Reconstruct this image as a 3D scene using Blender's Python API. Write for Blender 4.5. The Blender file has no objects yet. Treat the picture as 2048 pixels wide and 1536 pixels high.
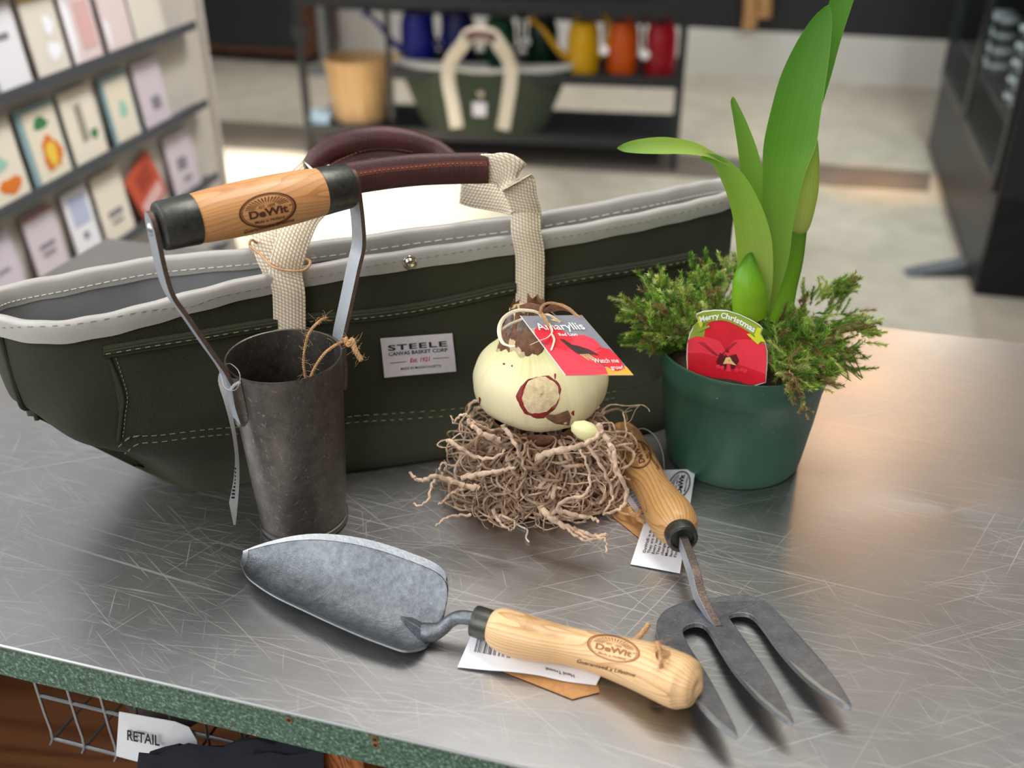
import bpy, bmesh, math, random
from mathutils import Vector, Matrix
from mathutils.bvhtree import BVHTree
from math import sin, cos, pi, sqrt, radians

SC = bpy.context.scene
COL = SC.collection
rnd = random.Random(7)
# ---------------------------------------------------------------- camera measurements
FPX = 2000.0; TH = radians(29.5); CT = cos(TH); ST = sin(TH)
H = 0.5                  # camera above the counter top
TZ = 0.9                 # counter top above floor
CAM = Vector((0, 0, TZ + H))
def rdir(px, py):
    x = (px - 1024) / FPX; v = (py - 768) / FPX
    return Vector((x, CT - v * ST, -(ST + v * CT)))
def P(px, py, z):        # point at height z above the counter top
    d = rdir(px, py); return CAM + d * ((H - z) / -d.z)
def PY(px, py, Y):
    d = rdir(px, py); return CAM + d * (Y / d.y)
def PF(px, py):          # point on the floor
    return P(px, py, -TZ)
def hit(bvh, px, py, off=0.0):
    d = rdir(px, py).normalized()
    loc, n, i, dist = bvh.ray_cast(CAM, d)
    if loc is None: return None
    if n.dot(d) > 0: n = -n
    return loc + n * off
V = Vector
# ---------------------------------------------------------------- mesh helpers
def catmull(pts, n=6, closed=False):
    pts = [Vector(p) for p in pts]; out = []; N = len(pts)
    rng = range(N) if closed else range(N - 1)
    for i in rng:
        if closed: a, b, c, d = pts[(i-1) % N], pts[i], pts[(i+1) % N], pts[(i+2) % N]
        else:
            b, c = pts[i], pts[i+1]
            a = pts[i-1] if i > 0 else b * 2 - c
            d = pts[i+2] if i + 2 < N else c * 2 - b
        for k in range(n):
            t = k / n; t2 = t*t; t3 = t2*t
            out.append(0.5 * ((2*b) + (c-a)*t + (2*a-5*b+4*c-d)*t2 + (3*b-a-3*c+d)*t3))
    if not closed: out.append(pts[-1].copy())
    return out
def lerplist(vals, m):
    out = []
    for i in range(m):
        f = i * (len(vals)-1) / max(1, m-1); k = min(int(f), len(vals)-2) if len(vals) > 1 else 0
        if len(vals) == 1: out.append(vals[0]); continue
        t = f - k; out.append(vals[k]*(1-t) + vals[k+1]*t)
    return out

class MB:
    def __init__(s): s.v = []; s.f = []; s.m = []; s.c = []; s.col = None
    def add(s, vs, fs, mi=0, col=None):
        o = len(s.v); s.v += [Vector(v) for v in vs]
        for f in fs: s.f.append([i + o for i in f]); s.m.append(mi)
        if col is not None or s.c:
            while len(s.c) < o: s.c.append((1, 1, 1))
            s.c += [col or (1, 1, 1)] * len(vs)
        return o
    def tube(s, pts, r, n=8, mi=0, cap=True, col=None, ry=None, up=None, rect=False):
        pts = [Vector(p) for p in pts]; m = len(pts)
        r = lerplist(r, m) if isinstance(r, (list, tuple)) else [r]*m
        ry = r if ry is None else (lerplist(ry, m) if isinstance(ry, (list, tuple)) else [ry]*m)
        T = []
        for i in range(m):
            t = pts[min(i+1, m-1)] - pts[max(i-1, 0)]
            T.append(t.normalized() if t.length > 1e-9 else Vector((0, 0, 1)))
        if up is None:
            a = Vector((0, 0, 1)) if abs(T[0].z) < .9 else Vector((1, 0, 0))
        else: a = Vector(up)
        N = (a - T[0]*a.dot(T[0])).normalized(); vs = []; fs = []
        for i in range(m):
            if up is None: N = (N - T[i]*N.dot(T[i])).normalized()
            else:
                N = (Vector(up) - T[i]*Vector(up).dot(T[i])).normalized()
            B = T[i].cross(N)
            if rect:
                for (cx, cy) in ((1, 1), (-1, 1), (-1, -1), (1, -1)): vs.append(pts[i] + N*(r[i]*cx) + B*(ry[i]*cy))
            else:
                for k in range(n):
                    q = 2*pi*k/n; vs.append(pts[i] + N*(r[i]*cos(q)) + B*(ry[i]*sin(q)))
        if rect: n = 4
        for i in range(m-1):
            for k in range(n):
                fs.append((i*n+k, i*n+(k+1) % n, (i+1)*n+(k+1) % n, (i+1)*n+k))
        if cap:
            fs.append(tuple(range(n))[::-1]); fs.append(tuple(range((m-1)*n, m*n)))
        s.add(vs, fs, mi, col); return s
    def box(s, c, size, rz=0, mi=0, M=None):
        c = Vector(c); sx, sy, sz = [q/2 for q in size]
        R = Matrix.Rotation(rz, 3, 'Z') if M is None else M
        vs = [c + R @ Vector((x*sx, y*sy, z*sz)) for x in (-1, 1) for y in (-1, 1) for z in (-1, 1)]
        s.add(vs, [(0,1,3,2),(4,6,7,5),(0,4,5,1),(2,3,7,6),(0,2,6,4),(1,5,7,3)], mi); return s
    def lathe(s, prof, origin=(0,0,0), axis=(0,0,1), n=48, mi=0, close=False, fn=None):
        axis = Vector(axis).normalized(); o = Vector(origin)
        a = Vector((0,0,1)) if abs(axis.z) < .9 else Vector((1,0,0))
        N = (a - axis*a.dot(axis)).normalized(); B = axis.cross(N); vs = []; fs = []
        m = len(prof)
        for i, (r, h) in enumerate(prof):
            for k in range(n):
                q = 2*pi*k/n
                p = o + axis*h + N*(r*cos(q)) + B*(r*sin(q))
                if fn: p = fn(p, q, r, h)
                vs.append(p)
        for i in range(m-1 if not close else m):
            j = (i+1) % m
            for k in range(n): fs.append((i*n+k, i*n+(k+1) % n, j*n+(k+1) % n, j*n+k))
        s.add(vs, fs, mi); return s
    def prism(s, pts, d, mi=0, side=None):
        pts = [Vector(p) for p in pts]; n = len(pts); d = Vector(d)
        vs = pts + [p + d for p in pts]
        s.add(vs, [tuple(range(n))], mi); o = len(s.v) - 2*n
        s.f.append([o+n+i for i in range(n)][::-1]); s.m.append(mi)
        for i in range(n):
            j = (i+1) % n; s.f.append([o+i, o+n+i, o+n+j, o+j]); s.m.append(mi if side is None else side)
        return s
    def grid(s, rows, mi=0, closed=False):
        m = len(rows); n = len(rows[0]); vs = [p for r in rows for p in r]; fs = []
        for i in range(m-1):
            for k in range(n if closed else n-1):
                fs.append((i*n+k, i*n+(k+1) % n, (i+1)*n+(k+1) % n, (i+1)*n+k))
        s.add(vs, fs, mi); return s
    def ribbon(s, cs, sides, w, th=0.0015, mi=0):
        # thick strap: centres, side vectors, half widths
        cs = [Vector(c) for c in cs]; m = len(cs)
        sides = [Vector(q).normalized() for q in sides]
        w = lerplist(w, m) if isinstance(w, (list, tuple)) else [w]*m
        rows = []
        for i in range(m):
            t = (cs[min(i+1, m-1)] - cs[max(i-1, 0)]).normalized()
            sd = sides[i]; sd = (sd - t*sd.dot(t)); sd = sd.normalized() if sd.length > 1e-6 else sides[i]
            nn = t.cross(sd).normalized() * th
            c = cs[i]; a = sd*w[i]
            rows.append([c - a*.96 + nn, c - a*.5 + nn*1.15, c + nn*1.2, c + a*.5 + nn*1.15, c + a*.96 + nn, c + a, c + a*.96 - nn, c - a*.96 - nn, c - a])
        s.grid(rows, mi, closed=True)
        o = len(s.v) - 9*m
        s.f.append([o+i for i in range(9)]); s.m.append(mi); s.f.append([o+(m-1)*9+i for i in range(9)][::-1]); s.m.append(mi)
        return s

def bvh_of(mb):
    return BVHTree.FromPolygons([tuple(v) for v in mb.v], [tuple(f) for f in mb.f])

def mesh_from(name, mb, mats, origin=(0,0,0), smooth=True, uv=None, recalc=True, angle=None):
    me = bpy.data.meshes.new(name); o = Vector(origin)
    me.from_pydata([tuple(v - o) for v in mb.v], [], [tuple(f) for f in mb.f])
    if mb.c:
        while len(mb.c) < len(mb.v): mb.c.append((1,1,1))
        ca = me.color_attributes.new('Col', 'FLOAT_COLOR', 'POINT')
        for i, c in enumerate(mb.c): ca.data[i].color = (c[0], c[1], c[2], 1)
    if not isinstance(mats, (list, tuple)): mats = [mats]
    for m in mats: me.materials.append(m)
    for i, p in enumerate(me.polygons): p.material_index = min(mb.m[i], len(mats)-1); p.use_smooth = smooth
    if uv is not None:
        l = me.uv_layers.new(name='UVMap')
        for lp in me.loops: l.data[lp.index].uv = uv[lp.vertex_index]
    if recalc:
        bm = bmesh.new(); bm.from_mesh(me); bmesh.ops.recalc_face_normals(bm, faces=bm.faces)
        if smooth and angle:
            for e in bm.edges:
                if len(e.link_faces) == 2 and e.calc_face_angle(0) > radians(angle): e.smooth = False
        bm.to_mesh(me); bm.free()
    me.update(); return me

def thing(name, label, cat, loc=(0,0,0), group=None):
    o = bpy.data.objects.new(name, None); COL.objects.link(o)
    o.location = loc; o['label'] = label; o['category'] = cat; o.empty_display_size = .02
    if group: o['group'] = group
    return o
def wloc(o):
    l = Vector(o.location)
    while o.parent: o = o.parent; l += Vector(o.location)
    return l
def obj(name, mb, mats, parent=None, smooth=True, label=None, cat=None, group=None, kind=None, angle=40, uv=None, recalc=True, bevel=None):
    org = wloc(parent) if parent else Vector((0,0,0))
    if parent is None:
        xs = [v.x for v in mb.v]; ys = [v.y for v in mb.v]; zs = [v.z for v in mb.v]
        org = Vector(((min(xs)+max(xs))/2, (min(ys)+max(ys))/2, min(zs)))
    me = mesh_from(name, mb, mats, org, smooth, uv, recalc, angle)
    o = bpy.data.objects.new(name, me); COL.objects.link(o)
    if parent: o.parent = parent
    else: o.location = org
    if label: o['label'] = label
    if cat: o['category'] = cat
    if group: o['group'] = group
    if kind: o['kind'] = kind
    if bevel:
        b = o.modifiers.new('bevel', 'BEVEL'); b.width = bevel; b.segments = 2; b.limit_method = 'ANGLE'; b.angle_limit = radians(40)
    return o

# ---------------------------------------------------------------- text and flat marks
_tc = {}
def text2d(body, size=1.0, align='CENTER', bold=0.0, spacing=1.0, shear=0.0, outline=False):
    cu = bpy.data.curves.new('lettering', 'FONT'); cu.body = body; cu.size = size
    cu.align_x = align; cu.align_y = 'CENTER'; cu.offset = bold; cu.space_character = spacing; cu.shear = shear
    cu.resolution_u = 3
    o = bpy.data.objects.new('lettering', cu); COL.objects.link(o)
    bpy.context.view_layer.update()
    dg = bpy.context.evaluated_depsgraph_get()
    me = bpy.data.meshes.new_from_object(o.evaluated_get(dg))
    vs = [v.co.copy() for v in me.vertices]; fs = [tuple(p.vertices) for p in me.polygons]
    bpy.data.objects.remove(o); bpy.data.curves.remove(cu); bpy.data.meshes.remove(me)
    return vs, fs
def tmap(mb, body, fn, x=0, y=0, size=1.0, mi=0, rot=0, **k):
    vs, fs = text2d(body, size, **k)
    out = []
    cr, sr = cos(rot), sin(rot)
    for v in vs:
        out.append(fn(x + v.x*cr - v.y*sr, y + v.x*sr + v.y*cr))
    if any(q is None for q in out): return
    mb.add(out, fs, mi)
def ring2d(mb, fn, cx, cy, rx, ry, w, n=48, mi=0, a0=0, a1=2*pi):
    vs = []
    for k in range(n+1):
        q = a0 + (a1-a0)*k/n
        vs.append(fn(cx+rx*cos(q), cy+ry*sin(q))); vs.append(fn(cx+(rx-w)*cos(q), cy+(ry-w)*sin(q)))
    if any(v is None for v in vs): return
    mb.add(vs, [(2*k, 2*k+2, 2*k+3, 2*k+1) for k in range(n)], mi)
def poly2d(mb, fn, pts, mi=0):
    cx = sum(p[0] for p in pts)/len(pts); cy = sum(p[1] for p in pts)/len(pts)
    vs = [fn(cx, cy)] + [fn(*p) for p in pts]
    if any(v is None for v in vs): return
    n = len(pts); mb.add(vs, [(0, 1+i, 1+(i+1) % n) for i in range(n)], mi)
def rect2d(mb, fn, x0, y0, x1, y1, mi=0):
    vs = [fn(x0,y0), fn(x1,y0), fn(x1,y1), fn(x0,y1)]
    if any(v is None for v in vs): return
    mb.add(vs, [(0,1,2,3)], mi)
def fine_rect(mb, fn, x0, y0, x1, y1, nx=8, ny=6, mi=0):
    rows = [[fn(x0+(x1-x0)*i/nx, y0+(y1-y0)*j/ny) for i in range(nx+1)] for j in range(ny+1)]
    mb.grid(rows, mi)
def pxmap(bvh, c, ex, ey, off=0.0004):   # decal frame in picture measurements, cast on a surface
    return lambda u, v: hit(bvh, c[0]+ex[0]*u+ey[0]*v, c[1]+ex[1]*u+ey[1]*v, off)
def quadmap(A, B, C_, D, off=Vector((0,0,0))):  # A(0,0) B(1,0) C(1,1) D(0,1) 3-D corners
    return lambda u, v: (A*(1-u)*(1-v) + B*u*(1-v) + C_*u*v + D*(1-u)*v) + off

# ---------------------------------------------------------------- materials
def srgb(h):
    h = h.lstrip('#'); c = [int(h[i:i+2], 16)/255 for i in (0, 2, 4)]
    return tuple((x/12.92 if x <= .04045 else ((x+.055)/1.055)**2.4) for x in c) + (1,)
class NT:
    def __init__(s, name):
        s.m = bpy.data.materials.new(name); s.m.use_nodes = True; s.t = s.m.node_tree; s.n = s.t.nodes; s.l = s.t.links
        s.b = s.n['Principled BSDF']
    def node(s, t, **k):
        n = s.n.new(t)
        for a, b in k.items(): setattr(n, a, b)
        return n
    def link(s, a, b): s.l.new(a, b)
    def coord(s, out='Object', scale=(1,1,1), rot=(0,0,0), loc=(0,0,0)):
        c = s.node('ShaderNodeTexCoord'); mp = s.node('ShaderNodeMapping')
        mp.inputs['Scale'].default_value = scale; mp.inputs['Rotation'].default_value = rot; mp.inputs['Location'].default_value = loc
        s.link(c.outputs[out], mp.inputs[0]); return mp.outputs[0]
    def noise(s, vec, scale=5, detail=4, rough=.5, dist=0):
        n = s.node('ShaderNodeTexNoise'); n.inputs['Scale'].default_value = scale; n.inputs['Detail'].default_value = detail
        n.inputs['Roughness'].default_value = rough; n.inputs['Distortion'].default_value = dist
        s.link(vec, n.inputs['Vector']); return n.outputs['Fac']
    def ramp(s, fac, stops):
        r = s.node('ShaderNodeValToRGB'); e = r.color_ramp.elements
        while len(e) > 1: e.remove(e[-1])
        e[0].position = stops[0][0]; e[0].color = stops[0][1]
        for p, c in stops[1:]: q = e.new(p); q.color = c
        s.link(fac, r.inputs[0]); return r.outputs[0]
    def math(s, op, a, b=None, c=None, clamp=False):
        m = s.node('ShaderNodeMath', operation=op); m.use_clamp = clamp
        for i, q in enumerate((a, b, c)):
            if q is None: continue
            if isinstance(q, (int, float)): m.inputs[i].default_value = q
            else: s.link(q, m.inputs[i])
        return m.outputs[0]
    def mix(s, fac, a, b, mode='MIX'):
        m = s.node('ShaderNodeMix', data_type='RGBA', blend_type=mode)
        for i, q in ((0, fac), (6, a), (7, b)):
            if isinstance(q, (int, float)): m.inputs[i].default_value = q
            elif isinstance(q, tuple): m.inputs[i].default_value = q
            else: s.link(q, m.inputs[i])
        return m.outputs[2]
    def set(s, **k):
        names = {'color': 'Base Color', 'rough': 'Roughness', 'metal': 'Metallic', 'spec': 'Specular IOR Level', 'trans': 'Transmission Weight',
                 'emit': 'Emission Color', 'estr': 'Emission Strength', 'alpha': 'Alpha', 'coat': 'Coat Weight', 'ior': 'IOR', 'sheen': 'Sheen Weight', 'aniso': 'Anisotropic'}
        for a, q in k.items():
            i = s.b.inputs[names[a]]
            if isinstance(q, (int, float, tuple)): i.default_value = q
            else: s.link(q, i)
        return s
    def bump(s, hgt, strength=.3, dist=.001):
        b = s.node('ShaderNodeBump'); b.inputs['Strength'].default_value = strength; b.inputs['Distance'].default_value = dist
        s.link(hgt, b.inputs['Height']); s.link(b.outputs[0], s.b.inputs['Normal']); return s
def simple(name, c, rough=.5, metal=0, spec=.5, var=0.0, vs=40, bump=0, bs=300, coat=0):
    t = NT(name); c = srgb(c) if isinstance(c, str) else c
    t.set(rough=rough, metal=metal, spec=spec, coat=coat)
    if var:
        f = t.noise(t.coord(), vs, 5, .6)
        lo = tuple(x*(1-var) for x in c[:3]) + (1,); hi = tuple(min(1, x*(1+var)) for x in c[:3]) + (1,)
        t.set(color=t.ramp(f, [(.3, lo), (.7, hi)]))
    else: t.set(color=c)
    if bump: t.bump(t.noise(t.coord(), bs, 4, .6), bump, .0006)
    return t.m
# ---------------------------------------------------------------- materials of the things
M = {}
def wood(name, light, dark, scale=1.0, axis='x', streak=60, rough=.5, dist=1.5):
    t = NT(name); sc = {'x': (1, 6, 6), 'y': (6, 1, 6), 'z': (6, 6, 1)}[axis]
    vec = t.coord('UV' if axis == 'uv' else 'Object', tuple(q*scale for q in sc))
    w = t.node('ShaderNodeTexWave', wave_type='BANDS', bands_direction='DIAGONAL'); t.link(vec, w.inputs[0])
    w.inputs['Scale'].default_value = streak; w.inputs['Distortion'].default_value = dist*8; w.inputs['Detail'].default_value = 3
    w.inputs['Detail Scale'].default_value = .6
    n = t.noise(vec, 180, 5, .65)
    n2 = t.noise(vec, 22, 2, .5)
    f = t.math('ADD', t.math('MULTIPLY', w.outputs['Fac'], .45), t.math('ADD', t.math('MULTIPLY', n, .35), t.math('MULTIPLY', n2, .35)))
    l = srgb(light); d = srgb(dark); md = tuple((a*.6+b*.4) for a, b in zip(l, d))
    t.set(color=t.ramp(f, [(.25, d), (.45, md), (.65, l), (1, l)]), rough=rough)
    t.bump(n, .12, .0003); return t.m
def wooduv(name, light, dark, rough=.45):
    # grain that runs along a turned handle: u round, v along (metres)
    t = NT(name)
    vec = t.coord('UV', (1, 1, 1))
    warp = t.noise(t.coord('UV', (1, .25, 1)), 26, 1, .5)
    vm = t.node('ShaderNodeVectorMath', operation='ADD'); t.link(vec, vm.inputs[0])
    cb = t.node('ShaderNodeCombineXYZ'); t.link(t.math('MULTIPLY', warp, .075), cb.inputs[0]); t.link(cb.outputs[0], vm.inputs[1])
    w = t.node('ShaderNodeTexWave', wave_type='BANDS', bands_direction='X', wave_profile='SAW'); t.link(vm.outputs[0], w.inputs[0])
    w.inputs['Scale'].default_value = 50; w.inputs['Distortion'].default_value = 1.2; w.inputs['Detail'].default_value = 2
    sm = t.node('ShaderNodeMapping'); sm.inputs['Scale'].default_value = (1, .06, 1); t.link(vm.outputs[0], sm.inputs[0])
    n = t.noise(sm.outputs[0], 1500, 3, .6)
    f = t.math('ADD', t.math('MULTIPLY', w.outputs['Fac'], .6), t.math('MULTIPLY', n, .4))
    l = srgb(light); d = srgb(dark); md = tuple((a*.65+b*.35) for a, b in zip(l, d))
    t.set(color=t.ramp(f, [(.1, l), (.45, l), (.68, md), (.85, d), (.95, md)]), rough=rough, coat=.1)
    t.bump(n, .1, .0002); return t.m
M['ash'] = wooduv('ash_wood', '#ebc390', '#be8c58')
M['ash_dark'] = wooduv('ash_wood_tan', '#cf9f66', '#9a6a38')
M['beech'] = wooduv('beech_wood', '#dca26a', '#c08048')
M['crate_wood'] = wood('basket_wood', '#d9b27c', '#b88a54', .1, 'z', 20)
M['post_wood'] = wood('red_brown_wood', '#a8622c', '#5a2a10', 1, 'z', 30)
M['cab_wood'] = wood('dark_cabinet_wood', '#6a3a1c', '#4a2410', .2, 'x', 12)
M['cab_floor'] = wood('cabinet_floor_wood', '#7d5030', '#5e3820', .2, 'x', 12)
M['hang_wood'] = wood('tan_wood', '#b98a58', '#8d6238', .2, 'z', 14)

def steel_top():
    t = NT('brushed_steel_sheet')
    def rc(ang, sc, loc=(0, 0, 0)):
        v = t.coord('Object', (1, 1, 1), (0, 0, radians(ang)), loc); m = t.node('ShaderNodeMapping'); m.inputs['Scale'].default_value = sc; t.link(v, m.inputs[0]); return m.outputs[0]
    base = t.coord('Object')
    st = t.noise(rc(16, (7, 420, 1)), 3, 4, .7)
    cl = t.noise(base, 3.2, 4, .6)
    cl2 = t.noise(base, 16, 4, .6)
    scr = None
    for (ang, sx, sy, sc, th, seed) in ((22, 2.2, 420, 1.6, .672, 0), (-18, 2.0, 420, 1.7, .682, 3), (48, 3, 480, 1.8, .70, 7), (-52, 3, 480, 1.8, .70, 11), (5, 1.6, 500, 2.1, .668, 15), (80, 5, 430, 2.0, .71, 19), (14, 6, 700, 1.6, .68, 23), (33, 8, 700, 1.6, .70, 27)):
        v = rc(ang, (sx*1.6, sy*.9, 1), (seed, seed*1.7, 0))
        n = t.noise(v, sc, 1.0, .5, .05)
        m = t.math('MULTIPLY', t.math('SUBTRACT', n, th, clamp=True), 18, clamp=True)
        scr = m if scr is None else t.math('MAXIMUM', scr, m)
    c = t.ramp(t.math('ADD', t.math('MULTIPLY', st, .5), t.math('MULTIPLY', cl, .5)), [(.3, (.42, .41, .40, 1)), (.7, (.49, .48, .475, 1))])
    c2 = t.mix(t.math('MULTIPLY', scr, t.math('MULTIPLY', cl, .32)), c, (.95, .93, .9, 1))
    r = t.math('ADD', t.math('MULTIPLY', cl2, .12), t.math('ADD', t.math('MULTIPLY', st, .05), .27))
    r = t.math('ADD', r, t.math('MULTIPLY', scr, .1))
    t.set(color=c2, metal=1, rough=r, aniso=.3)
    h = t.math('ADD', t.math('MULTIPLY', st, .5), t.math('MULTIPLY', scr, .3))
    t.bump(h, .07, .0002); return t.m
M['steel_top'] = steel_top()
M['steel_edge'] = simple('steel_edge', '#c9cbcc', .25, 1)
def laminate():
    t = NT('green_speckled_laminate'); v = t.coord('Object', (1, 1, 1))
    a = t.noise(v, 420, 3, .7); b = t.noise(v, 900, 2, .5)
    c = t.ramp(a, [(.34, srgb('#263a30')), (.46, srgb('#42614f')), (.56, srgb('#577868')), (.66, srgb('#93ac9c'))])
    c = t.mix(t.math('MULTIPLY', t.math('GREATER_THAN', b, .62), .5), c, srgb('#5c5a48'))
    t.set(color=c, rough=.45); return t.m
M['laminate'] = laminate()
M['chipboard'] = simple('chipboard', '#8a5f3c', .9, var=.3, vs=600)
M['hole'] = simple('screw_hole_dark', '#2a1a10', .9)

def canvas(name, c, lo, mm=0.0011, bump=.8):
    t = NT(name); v = t.coord('UV')
    sx = t.node('ShaderNodeSeparateXYZ'); t.link(v, sx.inputs[0])
    k = 2*pi/mm
    a = t.math('SINE', t.math('MULTIPLY', t.math('ADD', sx.outputs[0], sx.outputs[1]), k))
    b = t.math('SINE', t.math('MULTIPLY', t.math('SUBTRACT', sx.outputs[0], sx.outputs[1]), k))
    w = t.math('ADD', t.math('MULTIPLY', t.math('MULTIPLY', a, b), .5), .5)
    n = t.noise(v, 14, 4, .6); n2 = t.noise(v, 1500, 2, .5)
    f = t.math('ADD', t.math('MULTIPLY', w, .62), t.math('ADD', t.math('MULTIPLY', n, .22), t.math('MULTIPLY', n2, .16)))
    t.set(color=t.ramp(f, [(.25, srgb(lo)), (.8, srgb(c))]), rough=.85, spec=.25, sheen=.05)
    t.bump(w, bump, .0004); return t.m
M['canvas'] = canvas('olive_green_canvas', '#545642', '#151610', .0019)
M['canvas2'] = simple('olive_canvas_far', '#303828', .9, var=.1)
def webbing():
    t = NT('cream_cotton_webbing'); v = t.coord('UV'); sx = t.node('ShaderNodeSeparateXYZ'); t.link(v, sx.inputs[0])
    k = 2*pi/.0019
    a = t.math('ABSOLUTE', t.math('SINE', t.math('MULTIPLY', sx.outputs[0], pi/.0026)))
    b = t.math('ABSOLUTE', t.math('SINE', t.math('MULTIPLY', t.math('ADD', sx.outputs[1], t.math('MULTIPLY', sx.outputs[0], .5)), pi/.0030)))
    w = t.math('POWER', t.math('MULTIPLY', a, b), .6)
    n = t.noise(v, 700, 3, .6)
    f = t.math('ADD', t.math('MULTIPLY', w, .7), t.math('MULTIPLY', n, .3))
    t.set(color=t.ramp(f, [(.15, srgb('#c9b28c')), (.5, srgb('#f3e2c6')), (.85, srgb('#fff6e6'))]), rough=.9, spec=.15)
    t.bump(w, 1, .0006); return t.m
M['webbing'] = webbing()
M['binding'] = simple('grey_white_binding', '#b4b1ab', .42, spec=.5, var=.04, vs=60, bump=.15, bs=500)
M['lining'] = simple('grey_lining', '#8f9192', .42, spec=.5, var=.06, vs=50, bump=.1, bs=300)
def leather():
    t = NT('maroon_leather'); v = t.coord()
    a = t.noise(v, 420, 5, .7, .4); b = t.noise(t.coord('Object', (8, 1, 1)), 110, 4, .6)
    n = t.noise(v, 40, 3, .5)
    t.set(color=t.ramp(t.math('ADD', t.math('MULTIPLY', n, .6), t.math('MULTIPLY', a, .4)), [(.3, srgb('#301314')), (.7, srgb('#542826'))]), rough=.45, spec=.45)
    t.bump(t.math('ADD', a, b), .5, .0005); return t.m
M['leather'] = leather()
M['rust_thread'] = simple('rust_thread', '#96543c', .8)
M['olive_thread'] = simple('olive_thread', '#8d9169', .8)
M['grey_thread'] = simple('grey_thread', '#8c8880', .8)
M['white_thread'] = simple('white_thread', '#f0ece4', .7)
M['chrome'] = simple('polished_metal', '#d8d2c0', .1, 1)
M['dark_olive'] = simple('dark_olive_fabric', '#2b3321', .9, var=.1, vs=400)

def darksteel(name, lo, hi, rough=.4, metal=.85, vs=90, bump=.25, speck=True):
    t = NT(name); v = t.coord()
    a = t.noise(v, vs, 6, .65); b = t.noise(v, 900, 3, .7)
    n = t.noise(t.coord('Object', (1, 1, .35)), 26, 4, .6)
    f = t.math('ADD', t.math('MULTIPLY', a, .45), t.math('ADD', t.math('MULTIPLY', n, .35), t.math('MULTIPLY', b, .2)))
    c = t.ramp(f, [(.35, srgb(lo)), (.65, srgb(hi))])
    if speck:
        s1 = None
        for ang, ax in ((20, 0), (65, 1), (120, 2)):
            v0 = t.coord('Object', (1, 1, 1), (radians(ang), radians(ang*1.7), radians(ang*.6)), (ax, ax, ax)); m0 = t.node('ShaderNodeMapping'); m0.inputs['Scale'].default_value = (60, 900, 350); t.link(v0, m0.inputs[0]); n3 = t.noise(m0.outputs[0], 1, 2, .5)
            s = t.math('MULTIPLY', t.math('SUBTRACT', n3, .66, clamp=True), 12, clamp=True)
            s1 = s if s1 is None else t.math('MAXIMUM', s1, s)
        c = t.mix(t.math('MULTIPLY', s1, .35), c, srgb('#c9bba8'))
    t.set(color=c, metal=metal, rough=t.math('ADD', t.math('MULTIPLY', b, .25), rough-.1))
    t.bump(t.math('ADD', b, a), bump, .0004); return t.m
M['barrel'] = darksteel('dark_rolled_steel', '#4b4744', '#7a736c', .42, .8)
M['forged'] = darksteel('forged_grey_steel', '#55585c', '#8f9499', .4, .9, 220, .8, False)
M['fork_steel'] = darksteel('dark_forged_steel', '#5c5d60', '#85868a', .42, .8, 120, .4)
M['ground_edge'] = simple('ground_bright_edge', '#9fa2a5', .38, .9, var=.1, vs=200, bump=.3, bs=500)
M['strip'] = simple('grey_strip_steel', '#b4b8be', .48, .6, var=.06, vs=300, bump=.1, bs=800)
M['strip_edge'] = simple('brown_scale_edge', '#6c5a50', .5, .5, var=.25, vs=300, bump=.3, bs=700)
M['neck_edge'] = simple('pitted_brown_edge', '#6d6058', .5, .7, var=.4, vs=700, bump=.4, bs=900)
M['ferrule'] = darksteel('black_ferrule_steel', '#3a3a37', '#60605a', .36, .7, 200, .2, False)
M['rivet'] = simple('rivet_metal', '#b4b6ba', .35, .9, bump=.3, bs=500)
M['burn'] = simple('burnt_lettering', '#5a2f16', .7)
M['burn_light'] = simple('light_burnt_lettering', '#9a6236', .7)
M['ink'] = simple('black_ink', '#1c1a1e', .7)
M['ink_navy'] = simple('navy_ink', '#2a2a3c', .8)
M['red_ink'] = simple('red_ink', '#c22a38', .8)
M['paper'] = simple('white_paper', '#eceef2', .55, var=.02)
M['kraft'] = simple('kraft_card', '#b98652', .7, var=.12, vs=300)
M['label'] = simple('white_woven_label', '#dcd6dc', .8, var=.05, vs=300, bump=.1, bs=900)
M['twine'] = simple('jute_twine', '#c49a6c', .9, var=.25, vs=600, bump=.5, bs=900)
M['raffia'] = simple('pale_raffia', '#efe3c6', .6, var=.08, vs=300)
M['clear'] = NT('clear_nylon').set(color=srgb('#d8dde2'), rough=.15, trans=.6, ior=1.4).m

# bulb
def bulbmat():
    t = NT('bulb_skin'); v = t.coord('UV')
    st = t.noise(t.coord('UV', (70, 1.2, 1)), 1, 4, .6); n = t.noise(t.coord('Object'), 18, 3, .5)
    sx = t.node('ShaderNodeSeparateXYZ'); t.link(v, sx.inputs[0])
    f = t.math('ADD', t.math('MULTIPLY', st, .5), t.math('MULTIPLY', n, .5))
    a = t.ramp(f, [(.34, srgb('#cdb874')), (.5, srgb('#f1e6b2')), (.66, srgb('#e6e2a6'))])
    hgt = t.ramp(sx.outputs[1], [(.0, srgb('#8c6a3c')), (.10, srgb('#e8dfc0')), (.45, srgb('#f6ebc6')), (.66, srgb('#dde39a')), (.82, srgb('#c8d684')), (.9, srgb('#e0cf94')), (1, srgb('#a07840'))])
    t.set(color=t.mix(.55, a, hgt), rough=.42, spec=.45); t.b.inputs['Subsurface Weight'].default_value = .12
    t.b.inputs['Subsurface Radius'].default_value = (.01, .008, .004)
    t.bump(st, .25, .0006); return t.m
M['bulb'] = bulbmat()
M['papery'] = simple('brown_papery_skin', '#7c5640', .75, var=.45, vs=160, bump=.8, bs=300)
M['grey_skin'] = simple('grey_withered_skin', '#8a7a70', .8, var=.5, vs=220, bump=.9, bs=260)
M['scar_red'] = simple('red_scar_rim', '#8c2420', .55, var=.35, vs=180, bump=.6, bs=300)
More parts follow.
